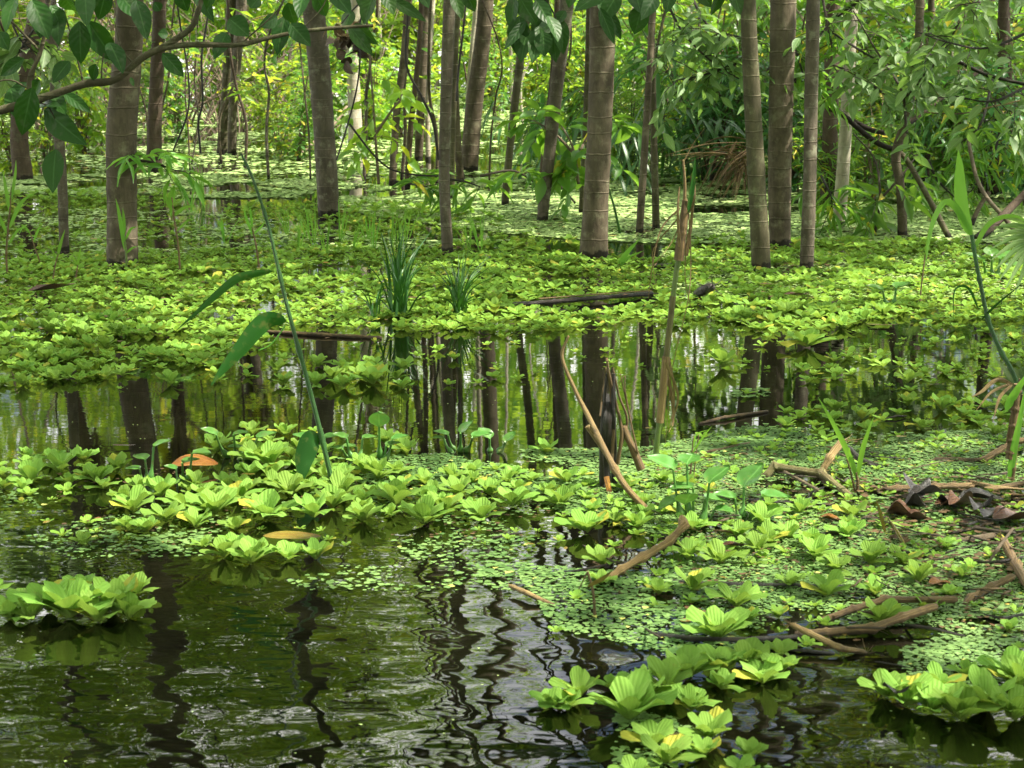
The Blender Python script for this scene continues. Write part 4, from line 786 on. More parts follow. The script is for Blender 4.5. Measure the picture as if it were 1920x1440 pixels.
shoot((238,508),'pale green shoot in front of the thick left trunk',[([(238,510),(236,470),(232,440)],4,4)],[([(234,470),(228,430),(222,395),(217,372)],8),([(235,450),(245,430),(257,425)],5),([(237,475),(248,465),(258,462)],4),([(233,440),(232,410),(230,390)],6)],smat=M_GREENC)
shoot((338,512),'brown-stemmed shoot right of the thick left trunk',[([(338,512),(334,460),(326,405),(322,370)],4,3)],[([(325,400),(312,375),(305,350)],7),([(326,405),(345,390),(368,385)],7),([(323,390),(318,370),(322,350)],6),([(330,435),(350,415),(362,410)],4)])
shoot((487,510),'brown-stemmed shoot beside the tall blade reed',[([(487,510),(480,460),(472,425)],4,3)],[([(474,440),(462,410),(457,388)],6),([(475,440),(490,425),(496,415)],4),([(473,430),(470,400),(468,385)],5)])
shoot((14,520),'leafy grass shoot at the left picture edge',[([(14,520),(12,470),(18,400),(22,350)],4,3)],[([(14,440),(-5,400),(-15,370)],8),([(16,430),(40,380),(70,360)],7),([(18,400),(10,350),(5,320)],7),([(15,460),(35,430),(50,430)],5),([(20,380),(28,330),(30,300)],6)])
shoot((78,500),'small leaning brown shoot near the left edge',[([(78,500),(64,460),(55,430)],3,2)],[([(58,440),(45,425),(35,440)],4),([(62,455),(72,430),(78,425)],4)])
shoot((98,530),'thin shoot in the lettuce below the slim left trunk',[([(98,530),(104,495),(110,475)],3,2)],[([(108,480),(114,455),(122,430)],6),([(105,490),(98,470),(88,462)],4)])
shoot((142,523),'second thin shoot in the lettuce left of the thick trunk',[([(142,523),(146,495)],3,2)],[([(145,500),(148,480),(152,462)],5),([(145,500),(138,485),(132,480)],4)])
shoot((1160,500),'broad green blades leaning right beside the broad centre trunk',[([(1158,500),(1165,490)],3,3)],[([(1158,500),(1175,475),(1200,447)],10),([(1162,500),(1180,482),(1207,470)],5)])
shoot((1778,560),'thin grass stem in lettuce left of the right tall reed',[([(1725,560),(1732,500),(1742,430)],3,2)],[([(1735,490),(1742,440),(1750,400)],6)])
shoot((1293,905),'upright twig shoots left of the big right hyacinth',[([(1293,905),(1296,870),(1300,820)],4,2),([(1300,908),(1302,880),(1310,815)],3,2)],[([(1298,850),(1318,820),(1334,800)],4),([(1300,840),(1306,815),(1330,805)],3)])
shoot((1117,1160),'wilted yellow stem bent over a lettuce rosette',[([(1116,1160),(1112,1110),(1102,1072)],6,4),([(1102,1072),(1085,1105)],3,2)],[([(1102,1100),(1130,1085),(1148,1070)],9)],M_YEL,M_BROWNC)
shoot((1700,1030),'wilting yellow shoot behind the thin black stick',[([(1698,1030),(1680,1000),(1665,970)],4,3),([(1665,975),(1640,1010)],3,2)],[([(1660,1000),(1650,960),(1642,935)],7),([(1668,975),(1685,1000),(1700,1025)],5)],M_YEL,M_OLIVEC)
for i in range(16):                                # thin grass among the mid rafts
    u, v = [(560,470),(590,462),(610,480),(640,455),(575,450),(700,470),(420,455),(540,440),(900,470),(760,455),(735,470),(660,470),(355,400),(380,380),(880,470),(690,450)][i]
    h = 40+40*R.rand(); ln = R.randn()*14; p = G(u, v); o = thing('thin_grass', p, None, 'grass', 'thin grass blades in the rear lettuce'); mb = MB()
    blades(mb, [([(u+dx*.3, v), (u+dx+ln*.4, v-h*.6), (u+dx*2+ln, v-h*(1+.2*R.rand()))], 1.6+1.*R.rand()) for dx in R.randn(5)*9], p[1], .8, nc=3, side=(1, .3, .1)); part('blades', mb, M_GRASS, o)
    LM_ = 'tuft'; items = (items if i else [])+[(o, u, v, 'thin grass blades')]
relabel(items, LANDTREES, '%s rising from water%s %s the %s', .6)
def sedge(b, n, hmin, hmax, spread, label):
    p = G(*b); o = thing('sedge_tuft', p, label, 'sedge', 'dark sedge tufts'); mb = MB()
    for i in range(n):
        a = R.randn()*.5; h = hmin+(hmax-hmin)*R.rand(); bu = b[0]+R.randn()*6; s = a*spread
        blade(mb, smooth_path([A(bu, b[1], p[1]+R.randn()*.04), A(bu+s*.35, b[1]-h*.55, p[1]+R.randn()*.08), A(bu+s, b[1]-h*.97+abs(s)*.2, p[1]+R.randn()*.2)], 12), (3.0+1.6*R.rand())*pxm(*b, p[1]), lambda t: 1-.85*t**1.5, side=(1, .3, 0), nc=3, tint=R.rand())
    part('blades', mb, M_SEDGE, o)
sedge((748,592),62,60,185,62,'tall sedge tuft, the denser of two in the lettuce carpet')
sedge((860,592),40,50,130,80,'open spreading sedge tuft right of the denser tuft')
sedge((700,600),9,50,100,40,'sparse low sedge wisps left of the denser tuft')

# ---------------------------------------------------------------- water hyacinth
def hyacinth(b, L, label, mat=M_HYA, s=1.):
    """L: (u,v of blade base, blade px, tilt) spoon leaves on swollen stalks"""
    p = G(*b); o = thing('water_hyacinth', p, label, 'water hyacinth', 'water hyacinth plants'); Y = p[1]
    for (u, v, w, az, tl) in L:
        m = pxm(u, v, Y); top = A(u, v, Y+R.randn()*.02); p0 = p+np.array([(u-b[0])*m*.35, R.randn()*.015, -.01]); mid = (p0*.55+top*.45)+np.array([(u-b[0])*m*.12, 0, .0])
        mb = MB(); P = smooth_path([p0, mid, top], 18); t = np.linspace(0, 1, 18); rs = m*(2.2+w*.12*np.exp(-((t-.25)/.17)**2)); tube(mb, P, rs, 9); part('stalk', mb, mat, o)
        mb = MB(); nr, nc = 10, 11; ca, sa = math.cos(az), math.sin(az); D = np.array([ca*math.cos(tl), sa*math.cos(tl), math.sin(tl)]); B = np.array([-sa, ca, 0]); Nn = np.cross(D, B); LL = w*m*.95
        V = []; st = []
        for i in range(nr):
            t_ = i/(nr-1.); hw = LL*.52*math.sin(math.pi*min(1, (t_*.96+.04))**.75)**.7
            for j in range(nc):
                s_ = -1+2*j/(nc-1.); V.append(top+D*LL*t_+B*hw*s_+Nn*(LL*.13*(s_**2)*(1-t_*.4)-LL*.20*t_**2+LL*.02*math.sin(t_*9+s_*4))); st.append((s_, t_))
        i = np.arange(nr-1)[:, None]*nc; j = np.arange(nc-1); mb.add(V, np.stack([i+j, i+j+1, i+nc+j+1, i+nc+j], -1).reshape(-1, 4), R.rand(), st); part('leaf_blade', mb, mat, o)
pi = math.pi
hyacinth((278,903),[(272,862,34,2.4,.3),(288,838,36,.2,.5),(262,880,30,3.0,.2)],'leftmost water hyacinth with spoon leaves, left of the curled orange leaf')
hyacinth((345,903),[(342,868,34,.4,.3),(330,880,26,2.9,.4),(360,850,40,-.2,.2)],'small water hyacinth just in front of the curled orange leaf')
hyacinth((445,860),[(405,815,34,2.9,.5),(438,815,30,.1,.3),(482,822,40,.3,.4),(455,840,30,3.4,.3)],'water hyacinth right of the curled orange leaf')
hyacinth((590,840),[(575,822,34,2.6,.3),(608,822,34,.3,.3)],'low water hyacinth beside the tall blade reed stem')
hyacinth((670,858),[(650,822,32,2.8,.4),(680,822,30,.3,.2),(668,838,30,3.6,.3),(642,842,26,2.8,.2)],'low water hyacinth left of the tall spoon leaf')
hyacinth((712,862),[(711,800,40,-1.5,1.2),(735,825,34,.2,.4),(724,836,30,.4,.3)],'water hyacinth with one tall upright spoon leaf')
hyacinth((862,846),[(864,812,34,.4,.9),(840,816,30,2.9,.4),(886,820,40,.3,.3),(832,822,24,3.1,.2)],'water hyacinth with five spoon leaves on open water')
hyacinth((920,846),[(918,822,34,2.4,.7),(950,824,24,.5,.8),(948,828,28,.6,.7)],'round-bulbed water hyacinth right of the five-leaved one')
hyacinth((1300,985),[(1262,880,62,2.6,.5),(1300,915,50,3.0,.1),(1288,870,46,1.2,.4),(1330,905,56,.5,.7),(1322,935,46,.2,.0),(1270,935,44,3.4,-.3),(1340,955,40,-.3,.1),(1285,945,46,-1.4,.9)],'big water hyacinth clump with broad grey green leaves at right')
hyacinth((1392,975),[(1395,912,62,.5,.9),(1428,930,58,.0,.1),(1378,935,46,2.8,.3),(1440,968,46,-.4,-.2)],'water hyacinth with drooping pale leaf right of the big clump')
hyacinth((1860,520),[(1845,490,44,2.9,.5),(1875,485,40,.4,.5),(1890,500,40,.2,.3),(1860,480,30,1.6,.7)],'water hyacinth clump in lettuce beside the right tall reed')
hyacinth((1670,572),[(1655,545,36,2.8,.4),(1680,540,36,.5,.4)],'water hyacinth amid lettuce behind the yellow leaf')

# ---------------------------------------------------------------- fallen leaves
def fallen(px, w, h, az, mat, label, z=.01, curl=.25, cat='leaf', name='fallen_leaf', up=0., tip=0.):
    p = G(px[0], px[1]); m = pxm(px[0], px[1], p[1]); L = w*m; Wd = h*m*2.2; mb = MB(); n, nc = 12, 7; V = []; st = []
    ca, sa = math.cos(az), math.sin(az)
    for i in range(n):
        t = i/(n-1.); hw = Wd/2*math.sin(math.pi*(t*.97+.015))**.75
        for j in range(nc):
            s = -1+2*j/(nc-1.); a = (t-.5)*L; bb = hw*s*(1+.06*math.sin(t*13))
            V.append((p[0]+a*ca-bb*sa, p[1]+a*sa+bb*ca, z+abs(s)*hw*curl*(.6+.4*math.sin(t*5+s))+up*t*L+tip*hw*(s+1)+(t-.5)**2*L*.15)); st.append((s*3, t*L*3))
    i = np.arange(n-1)[:, None]*nc; j = np.arange(nc-1); mb.add(V, np.stack([i+j, i+j+1, i+nc+j+1, i+nc+j], -1).reshape(-1, 4), .5, st)
    return single(name, mb, mat, p, label, cat, 'fallen leaves on the water')
fallen((366,884),86,17,.05,M_ORANGE,'curled orange leaf with brown edge among hyacinths at left',z=.02,curl=.35,tip=.42)
fallen((233,840),44,5,0.,M_RED,'small brown leaf floating on the reflection of the thick trunk')
fallen((548,1016),108,14,-.03,M_YEL,'long yellow-green leaf floating in front of the lettuce raft',z=.012,tip=.25)
fallen((98,556),86,16,.25,M_RED,'large rusty dead leaf lying on the lettuce at left',z=.03,curl=.7,up=.12)
fallen((780,568),42,8,.1,M_RED,'brown leaf between the two sedge tufts',z=.03)
fallen((1493,572),46,9,.0,M_RED,'rust-red leaf on the right part of the lettuce carpet',z=.06,curl=.6)
fallen((1440,548),36,6,-.2,M_STRAW,'tan dead leaf in lettuce left of the rust-red leaf',z=.05)
fallen((1655,613),64,6,.0,M_YEL,'yellow leaf at the carpet edge by dark water at right')
fallen((1785,953),66,18,.0,M_RED,'orange brown leaf standing on edge in the right pile',z=.01,curl=.9)
fallen((1840,950),80,26,-.5,M_BLK,'blackened leaf at the top of the right pile',z=.03,curl=.6)
fallen((1858,975),70,22,.9,M_BLK,'grey shrivelled leaf folded in the right pile',z=.02,curl=.8)
fallen((1820,985),90,26,.2,M_RED,'wet reddish leaf lying under the right pile',z=.005)
fallen((1690,972),60,22,-.6,M_RED,'curled dark brown leaf left of the pile',z=.01,curl=1.4)
fallen((1722,980),54,16,-.4,M_RED,'second curled dark leaf touching the first one',z=.01,curl=1.2)
fallen((1900,985),80,34,.1,M_RED,'broad brown leaf at the right picture edge',z=.02,curl=.7)
fallen((1890,945),90,12,-.1,M_STRAW,'long tan leaf pointing right out of the pile',z=.05,curl=.5)
fallen((1755,1075),130,36,-.1,M_RED,'large soaked brown leaf patch in the duckweed',z=.005,curl=.02)
fallen((1762,1100),42,18,.1,M_ORANGE,'round amber leaf below the soaked brown patch',z=.01,curl=.5)
fallen((1560,980),50,12,-.7,M_ORANGE,'orange leaf standing near the short pale stick',z=.01,curl=.8)
fallen((1380,1035),54,10,-.1,M_RED,'brown crescent leaf in the lettuce at centre right',z=.02,curl=.8)
fallen((1290,1170),30,10,.3,M_YEL,'yellowed leaf scrap by the sunken brown log')
fallen((1680,1335),20,26,1.,M_BLK,'black scrap of leaf on the front right rosettes',z=.05,curl=.8)
fallen((465,905),26,8,.3,M_YEL,'small bright yellow leaf behind the lettuce raft',z=.03)
fallen((250,897),26,4,.0,M_YEL,'thin yellow leaf by the leftmost hyacinth')
fallen((1690,828),22,7,.2,M_YEL,'yellow leaf scrap in the right duckweed edge',z=.02)
fallen((985,590),30,6,.2,M_RED,'small brown leaf in front of the black drift log',z=.03)
fallen((40,495),22,6,.2,M_RED,'reddish leaf scrap near the left grass shoot',z=.03)
fallen((1255,1385),46,8,.2,M_YEL,'yellowing leaf under the front rosettes')
fallen((1595,1228),40,8,.3,M_ORANGE,'orange leaf scrap at the end of the frayed cane')
items = []
for i in range(9):
    u, v = 1790+60*R.randn(), 962+18*R.randn()
    o = fallen((min(u, 1915), v), 36+34*R.rand(), 10+14*R.rand(), R.randn(), [M_RED, M_BLK, M_WET, M_RED, M_ORANGE][R.randint(5)], None, z=.01+.04*R.rand(), curl=.5+.9*R.rand()); items.append((o, u, v, 'curled dead leaf in the right pile'))
relabel(items, LM, '%s%s %s the %s'); items = []
for i in range(44):
    u, v = (1150+770*R.rand(), 800+420*R.rand()) if i < 26 else (1920*R.rand(), 470+130*R.rand()) if i < 36 else (1100*R.rand(), 880+160*R.rand())
    c = R.randint(4); o = fallen((u, v), 9+12*R.rand(), 3+3*R.rand(), R.randn(), [M_YEL, M_ORANGE, M_RED, M_STRAW][c], None, z=.012+(.03 if 26 <= i < 36 else 0), name='leaf_scrap'); items.append((o, u, v, ['tiny yellow', 'tiny orange', 'tiny brown', 'tiny tan'][c]+' leaf scrap'))
relabel(items, LM, '%s%s %s the %s')

# ---------------------------------------------------------------- near bough (upper left)
R = np.random.RandomState(95)
def big_leaf(mb, c, D, N, L, Wd, droop=.35):
    D = np.array(D, float); D /= np.linalg.norm(D); N = np.array(N, float); N -= N@D*D; N /= np.linalg.norm(N); B = np.cross(D, N); n, nc = 11, 7; V = []; st = []
    wv = R.rand()*6
    for i in range(n):
        t = i/(n-1.); hw = Wd/2*(math.sin(math.pi*(t*.985+.01)**.85)**.85)
        for j in range(nc):
            s = -1+2*j/(nc-1.); V.append(c+D*L*t+B*hw*s+N*(abs(s)*hw*.28-droop*L*t*t+.012*L*math.sin(t*22+wv)*abs(s))); st.append((s, t))
    i = np.arange(n-1)[:, None]*nc; j = np.arange(nc-1); mb.add(V, np.stack([i+j, i+j+1, i+nc+j+1, i+nc+j], -1).reshape(-1, 4), R.rand()*.9, st)
def hang(mbw, mbl, lst, Y):
    """(u,v stalk end, u2,v2 leaf tip, width px)"""
    for (u, v, u2, v2, w) in lst:
        y = Y+R.randn()*.12; a = A(u, v, y); b_ = A(u2, v2, y-.04+R.randn()*.05); d = b_-a; L = np.linalg.norm(d)
        big_leaf(mbl, a, d, np.array([R.randn()*.35, -1, .45+R.randn()*.3]), L*1.06, w*pxm(u, v, y)*1.05, droop=.12+.1*R.rand())
Yn = 6.2; b = A(-330, 260, Yn); o = thing('overhanging_bough', b, 'leafy bough reaching in from the left above the thick left trunk', 'bough')
mb = MB(); m = pxm(200, 100, Yn)
def nb(p, w0, w1, Y=Yn, k=10, n=50): tube(mb, smooth_path([A(u, v, Y) for u, v in p], n), np.interp(np.linspace(0, 1, n), [0, 1], [w0, w1])/2*m*(1+.05*np.sin(np.arange(n)*.9)), k, wob=.05)
nb([(-330,262),(-150,240),(0,207),(85,182),(160,157),(215,150),(262,112),(300,92),(350,84),(400,84),(450,84),(500,72),(560,60),(635,52),(700,48)],19,6)
nb([(300,92),(335,70),(360,50),(372,20),(385,-30)],13,9); nb([(60,190),(55,150),(75,100),(85,60),(95,30)],10,6); nb([(75,95),(50,70),(20,40),(-10,30)],5,4)
nb([(156,155),(140,90),(120,20)],4,3,n=16); nb([(190,150),(192,115),(195,100)],3,2,n=8); nb([(250,120),(228,90),(215,40)],3,2,n=8); nb([(85,60),(90,20),(100,-20)],4,3,n=8); nb([(450,84),(520,20),(540,-20)],3,2,n=10); nb([(560,60),(600,20),(620,-20)],3,2,n=10); nb([(-60,205),(-20,160),(20,150),(50,165)],4,3,n=10); nb([(60,190),(90,200),(110,240)],3,2,n=8)
part('branch', mb, M_BR[2], o)
mb = MB(); hang(None, mb, [(150,40,150,115,40),(165,40,212,112,44),(205,80,230,125,34),(80,20,75,65,36),(95,10,120,55,34),(110,30,105,70,30),(60,0,90,65,44),(255,0,275,62,36),(300,20,290,5,20),(225,-10,258,28,34),(430,35,462,62,40),(425,62,405,100,30),(520,32,492,48,26),(535,30,518,95,34),(545,45,578,80,34),(540,5,552,45,32),(470,15,485,-5,30),(50,155,15,190,30),(20,165,28,215,30),(60,165,40,250,44),(70,200,105,190,24),(95,175,118,205,30),(85,205,140,262,48),(120,175,165,205,22),(105,280,95,352,40),(45,110,0,140,26),(0,60,12,90,30),(0,-10,25,25,34),(30,-5,5,45,30),(315,65,298,62,20),(305,100,342,140,30),(180,120,172,150,22),(245,145,250,160,8),(120,-10,140,30,36),(200,-20,185,35,34),(160,-15,160,30,36),(335,-20,350,20,30),(400,-25,385,15,26),(365,-25,395,30,28),(590,-15,612,30,30),(620,-20,655,20,34),(570,-20,560,20,30),(75,150,62,178,28),(130,115,100,150,30)], Yn)
part('leaves', mb, M_NEAR, o)
# twig sprays hanging in from above
def drop_spray(label, tw, lv, Y, mat=M_NEAR, cat='branch'):
    b = A(*tw[0][0], Y); o = thing('hanging_spray', b, label, cat, 'dark leafy twigs hanging in from above')
    mb = MB(); m = pxm(*tw[0][0], Y)
    for p in tw: tube(mb, smooth_path([A(u, v, Y) for u, v in p], 14), np.linspace(2.2, 1.1, 14)*m, 6)
    part('twig', mb, M_TWIGD, o); mb = MB(); hang(None, mb, lv, Y); part('leaves', mb, mat, o)
drop_spray('dark leaf spray hanging beside the pale sunlit trunk',[[(720,-60),(700,-20),(660,20),(640,45)],[(700,-20),(760,-10),(800,-5)]],[(700,-10,680,40,34),(715,-20,740,20,30),(660,20,645,52,24),(735,0,790,30,22),(690,-20,675,10,34),(780,-30,800,5,28),(850,-15,865,28,24),(870,-20,890,20,26),(665,45,700,80,24),(655,48,690,95,26)],7.0)
drop_spray('dark drooping leaf cluster above the olive leaning trunk',[[(1010,-60),(990,-10),(985,20)],[(1000,-30),(1030,10),(1045,40)]],[(965,-10,955,52,28),(975,-5,1000,40,34),(975,30,968,95,40),(990,55,975,105,36),(985,40,950,85,20),(1005,0,1030,40,30),(1020,0,1000,60,24),(1012,50,1000,110,32),(1035,40,1010,62,24),(1040,45,1038,110,34),(1050,35,1055,95,30),(1028,30,1050,68,30),(1018,60,1020,100,34),(1060,20,1042,45,24),(1005,-25,1025,15,28)],7.0)
drop_spray('dark leaves hanging against the broad centre trunk top',[[(1180,-60),(1140,-15),(1120,5)],[(1150,-20),(1210,0),(1220,20)]],[(1140,-20,1085,10,36),(1160,-15,1130,35,34),(1120,-5,1160,50,26),(1205,10,1190,60,38),(1230,-10,1210,25,30),(1080,-25,1065,10,26),(1125,15,1150,75,22),(1140,20,1165,70,20),(1190,-20,1200,15,36),(1260,-20,1250,18,26)],7.6)
drop_spray('small dark leaf tip hanging left of the three close right trunks',[[(1350,-60),(1370,-20)]],[(1350,-20,1340,30,30),(1370,-25,1390,20,28),(1310,-25,1330,10,30)],8.)
# dry vine ball
b = A(658, 78, 7.6); mb = MB()
for i in range(26):
    q = b+R.randn(3)*[.035, .03, .035]; big_leaf(mb, q, R.randn(3), R.randn(3), .07, .05)
single('dead_leaf_ball', mb, M_BROWNC, b, 'ball of dead curled leaves caught on the bough tip', 'dead leaves')
# hanging vines
def vine(p, w, Y, label, mat=M_TWIGD):
    P = smooth_path([A(u, v, Y) for u, v in p], 40); mb = MB(); tube(mb, P, w/2*pxm(p[0][0], p[0][1], Y), 6, wob=.1); single('hanging_vine', mb, mat, P[0], label, 'vine', 'thin hanging vines')
vine([(330,-10),(340,60),(353,140),(352,210),(325,282)],3.5,6.4,'thin vine hanging from the bough, curling left at its end')
vine([(395,-20),(388,40),(378,110),(380,190),(372,230),(376,288)],4,6.4,'thin vine hanging straight right of the curling one')
vine([(690,-20),(672,60),(675,110),(668,170),(650,240),(631,300)],3.5,7.5,'dark vine arching down to the smooth left centre trunk')
vine([(765,20),(762,120),(790,180),(812,230),(822,300)],5,12.2,'stiff vine sloping down to the mottled grey trunk')
vine([(655,232),(700,290),(735,318),(780,328),(822,330)],4,12.2,'pale sagging vine reaching the mottled grey trunk')
vine([(875,-10),(868,60),(860,130),(856,190)],4,12.6,'short vine hanging beside the mottled grey trunk')
vine([(1720,210),(1800,213),(1860,200),(1930,185)],3,13.,'pale creeper stretched between the right edge trunks',M_STRAW)

# ---------------------------------------------------------------- leaning branches at right, roots
def lean(p, w, Y0, Y1, mat, label):
    n = len(p); P = smooth_path([A(u, v, Y0+(Y1-Y0)*i/(n-1.)) for i, (u, v) in enumerate(p)], 30); mb = MB(); tube(mb, P, np.linspace(w, w*.8, 30)/2*pxm(p[0][0], p[0][1], Y0), 9, wob=.06); single('leaning_branch', mb, mat, P[0], label, 'branch', 'bare leaning branches')
yb = lambda u, v: G(u, v)[1]
lean([(1781,448),(1740,370),(1700,300),(1680,280)],12,yb(1781,448),13.4,M_BR[2],'straight prop stem slanting up to the crooked right trunk')
lean([(1828,450),(1860,425),(1900,385),(1960,325)],17,yb(1828,450),13.6,M_BR[4],'thick dark branch rising from the water toward the right edge')
lean([(1915,448),(1880,405),(1850,370),(1830,330),(1815,260)],9,yb(1915,448),14,M_BR[0],'thin branch crossing behind the thick dark branch')
lean([(1822,420),(1835,390),(1855,360)],10,yb(1822,425),14,M_BR[0],'short brown stub crossing left of the thick dark branch')
lean([(1440,130),(1510,160),(1580,215),(1640,265),(1690,285)],12,13.4,13.6,M_BR[4],'dark branch slanting down between the close right trunks and the crooked trunk')
lean([(1480,170),(1560,205),(1625,240),(1660,250)],11,14,13.6,M_BR[4],'second dark slanting branch just below the first')
lean([(1700,235),(1750,195),(1800,160),(1840,130)],10,13.6,14.2,M_BR[4],'dark limb rising right from the bend of the crooked trunk')
lean([(1700,100),(1780,110),(1850,140),(1930,160)],8,12.5,12.5,M_BR[2],'thin leafy-side bough crossing high at the right edge')
lean([(1163,440),(1152,390),(1140,350)],5,yb(1163,440),13,M_REEDST,'thin green stem standing right of the broad centre trunk')
lean([(1078,380),(1045,345),(1000,330)],4,14.5,15,M_TWIG,'thin arched twig beside the grey leaning trunk')
lean([(560,290),(620,240),(650,200)],7,yb(560,290),24,M_TWIG,'thin inclined twig stem left of the pale sunlit trunk')

# ---------------------------------------------------------------- dusty leafy branches at upper right, palms
R = np.random.RandomState(111)
def leafy(name, stemsL, Y, nt_, length, per, LL, LW, kind, mat, label, cat='shrub', up=.1, wood=M_TWIGD, droop=.5, group=None, sw=6):
    b = A(*stemsL[0][0], Y); o = thing(name, b, label, cat, group); bl = MB()
    for p in stemsL:
        bw = MB(); P = smooth_path([A(u, v, Y+R.randn()*.1) for u, v in p], 24); tube(bw, P, np.linspace(sw, sw*.4, 24)/2*pxm(p[0][0], p[0][1], Y), 6)
        for k in range(nt_):
            q = P[R.randint(3, 24)]; d = np.array([R.randn(), R.randn()*.6, R.randn()*.4+up])
            twiggy(bw, bl, q, d, length*(.6+.6*R.rand()), per, LL, LW, kind, droop=droop, r=.004, spread=.8)
        part('stem', bw, wood, o)
    part('leaves', bl, mat, o)
gd = 'dusty-leaved branches at the upper right'
leafy('dusty_branch', [[(1700,250),(1690,170),(1640,90),(1600,20)],[(1690,200),(1620,150),(1560,120)],[(1700,180),(1760,110),(1800,40)]],12.4,9,.55,8,.145,.058,'oval',M_DUST,'dusty-leaved branches around the crooked right trunk',group=gd)
leafy('dusty_branch', [[(1930,60),(1850,90),(1780,80),(1720,60)],[(1930,160),(1860,190),(1790,180)],[(1930,-20),(1860,0),(1790,10)]],12.0,9,.55,8,.15,.06,'oval',M_DUST,'dusty-leaved branches reaching in from the upper right edge',group=gd)
leafy('dusty_branch', [[(1240,-20),(1280,60),(1340,120),(1390,150)],[(1290,-20),(1330,50),(1390,70)],[(1380,120),(1320,140),(1270,150)]],12.6,9,.5,8,.14,.056,'oval',M_DUST,'dusty-leaved branches left of the three close right trunks',group=gd)
leafy('dusty_branch', [[(1640,-20),(1560,40),(1530,80)],[(1560,60),(1640,110),(1700,130)]],13.2,8,.5,8,.14,.056,'oval',M_DUST,'dusty-leaved branches over the pale right trunk',group=gd)
leafy('dusty_branch', [[(1640,440),(1650,370),(1640,300),(1600,250)],[(1645,380),(1690,330),(1720,290)]],13.4,5,.4,7,.22,.06,'lance',M_MID,'green narrow leaves around the foot of the crooked trunk',group=gd)
leafy('dusty_branch', [[(10,-10),(30,60),(60,100)],[(100,0),(60,60),(20,120)]],9.5,6,.3,7,.14,.06,'oval',M_DUST,'pale dusty leaves behind the bough at the left edge',group=gd)
leafy('leafy_sapling', [[(1085,345),(1075,280),(1050,230)],[(1080,300),(1110,240),(1140,220)],[(1078,290),(1040,250),(1000,225)]],14.4,6,.35,7,.2,.09,'oval',M_MID,'broad-leaved sapling leaning between the grey and broad centre trunks',wood=M_TWIG)
leafy('leafy_sapling', [[(710,345),(700,200),(690,60)],[(705,250),(740,200),(760,180)]],17,5,.5,7,.2,.08,'oval',M_SUN,'sunny sapling between smooth left centre trunk and thin leaning trunk',wood=M_TWIG)
leafy('bamboo_spray', [[(1480,60),(1500,120),(1520,190)],[(1540,330),(1555,360),(1570,390)],[(1540,-20),(1550,40),(1560,90)]],13.1,7,.35,9,.2,.03,'lance',M_MID,'bright narrow bamboo leaves among the three close right trunks',group='narrow-leaved sprays')
leafy('bamboo_spray', [[(830,335),(870,340),(900,350)],[(900,330),(960,320),(1000,340)],[(740,340),(770,345),(800,350)]],14.6,5,.35,8,.2,.045,'lance',M_MID,'narrow leaves bending to the water at picture centre',group='narrow-leaved sprays')
leafy('bamboo_spray', [[(1860,150),(1840,230),(1800,270)],[(1880,220),(1860,300),(1820,360)],[(1740,300),(1760,340),(1800,380)]],14.8,8,.4,9,.22,.035,'lance',M_MID,'narrow bamboo leaves in front of the reddish edge trunk',group='narrow-leaved sprays')
leafy('bamboo_spray', [[(210,300),(250,290),(300,300)],[(250,300),(290,305),(330,320)]],11.6,3,.25,7,.2,.04,'lance',M_GRASS,'bright narrow leaves right of the thick left trunk foot',group='narrow-leaved sprays')
# strap-leaved palms
def palm(px, Y, n, L, w, label, mat=M_PALM, up=1.1, arch=1.0):
    p = A(*px, Y); p[2] = max(p[2]-.2, 0.) ; o = thing('strap_palm', p, label, 'palm', 'strap-leaved palms'); mb = MB(); bw = MB()
    for i in range(n):
        a = R.rand()*6.28; l = L*(.7+.6*R.rand()); h = up*l*(.5+.6*R.rand()); o2 = np.array([math.cos(a), math.sin(a), 0])
        mid = p+o2*l*.4+[0, 0, h]; tip = p+o2*l*(.9+.3*R.rand())+[0, 0, h*(.9-arch*R.rand())]
        P = smooth_path([p, mid, tip], 12); tube(bw, P, .004, 4, cap=False)
        for k in range(7):
            q = P[4+k]; d = (P[min(11, 5+k)]-P[4+k]); d = d/(np.linalg.norm(d)+1e-9); sd_ = np.cross(d, [0, 0, 1.]); s = 1 if k % 2 else -1
            e = q+d*l*.32+sd_*s*l*.22+[0, 0, -l*.22]
            blade(mb, smooth_path([q, q+(e-q)*.5+[0, 0, l*.06], e], 7), w, side=None, nc=3, tint=R.rand())
    part('fronds', mb, mat, o); part('stalks', bw, M_REEDST, o)
palm((1180,330),17.5,13,.9,.045,'dark strap-leaved palm right of the broad centre trunk')
palm((1060,310),18.5,11,.8,.045,'dark strap-leaved palm behind the grey leaning trunk')
palm((1310,300),17.8,12,.95,.045,'dark strap-leaved palm above the dead frond heap')
palm((1700,345),17,11,.8,.04,'dark strap-leaved palm behind the crooked right trunk')
palm((1800,330),18,11,.9,.04,'dark strap-leaved palm left of the reddish edge trunk')
palm((1600,330),18.5,9,.8,.04,'dark strap-leaved palm behind the pale right trunk')
palm((985,295),21,9,.7,.04,'grey green strap-leaved palm beside the olive leaning trunk')
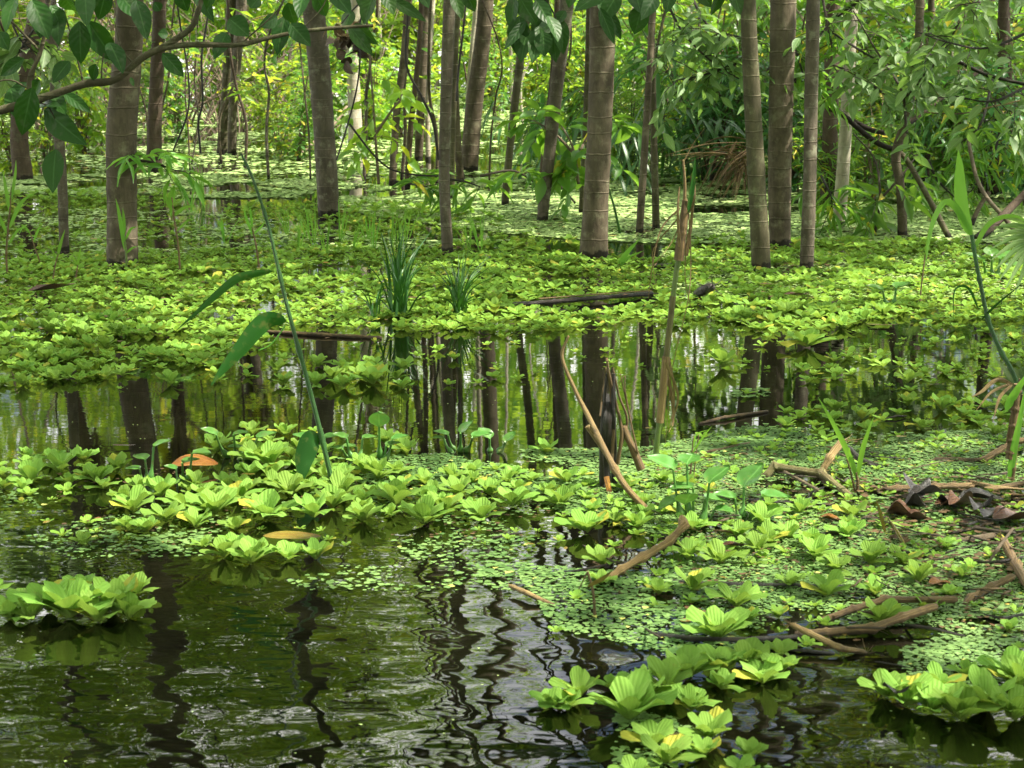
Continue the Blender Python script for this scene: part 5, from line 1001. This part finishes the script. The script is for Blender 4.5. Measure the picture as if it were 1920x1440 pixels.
# dead frond heap
b = G(1345, 382); o = thing('dead_frond_heap', b, 'heap of dry tan palm fronds left of the three close right trunks', 'palm frond'); mb = MB()
for i in range(48):
    u0, v0 = 1400+R.randn()*14, 285+R.randn()*18; u1, v1 = 1300+R.rand()*110, 345+R.rand()*42; y = b[1]-.3+R.rand()*.8
    if i % 4 == 0: u1, v1 = 1285+R.randn()*20, 300+R.randn()*18
    P = smooth_path([A(u0, v0, y), A((u0+u1)/2, (v0+v1)/2-12+R.randn()*6, y), A(u1, v1, y)], 9); blade(mb, P, .03+.03*R.rand(), nc=3, tint=R.rand(), fold=.5)
part('fronds', mb, M_BROWNC, o)
# right-edge fan fronds
for (u, v, Y, L, lab) in [(1960,450,9.5,110,'grey green fan frond poking in at the right edge above the reed')]:
    b = A(u, v, Y); o = thing('fan_frond', b, lab, 'palm frond'); mb = MB(); m = pxm(u, v, Y)
    for i in range(11):
        a = math.radians(150+i*11); P = smooth_path([b, b+np.array([math.cos(a)*L*.5, 0, math.sin(a)*L*.5+8])*m, b+np.array([math.cos(a)*L, -20, math.sin(a)*L-10])*m], 10); blade(mb, P, 13*m, side=(0.2, .5, 1), nc=3, tint=R.rand())
    part('fronds', mb, M_DUST, o); mb = MB(); tube(mb, smooth_path([b, b+np.array([60, 0, -20])*m, b+np.array([140, 0, -120])*m], 10), .006, 6); part('stalk', mb, M_REEDST, o)
# pale twig tangle on the left
items = []
for (u0, v0, n) in [(330,235,26),(395,225,22),(475,225,18),(560,225,12),(250,235,16),(150,250,14)]:
    p = G(u0, v0); o = thing('twig_tangle', p, None, 'branches', 'tangles of bare pale twigs'); mb = MB()
    for i in range(n):
        q = p+R.randn(3)*[.5, .3, 0]; a = R.randn(3)*[.7, .4, .2]+[0, 0, 1.]; P = [q, q+a*.7+R.randn(3)*.12, q+a*1.4+R.randn(3)*.3, q+a*2.0+R.randn(3)*.5+[0, 0, -.2]]
        tube(mb, smooth_path(P, 16), np.linspace(.016, .006, 16)*(.6+.8*R.rand()), 5, cap=False)
    part('twigs', mb, M_TWIG, o); items.append((o, u0, v0, 'tangle of bare pale twigs'))
relabel(items, LANDTREES, '%s%s %s the %s', .5)
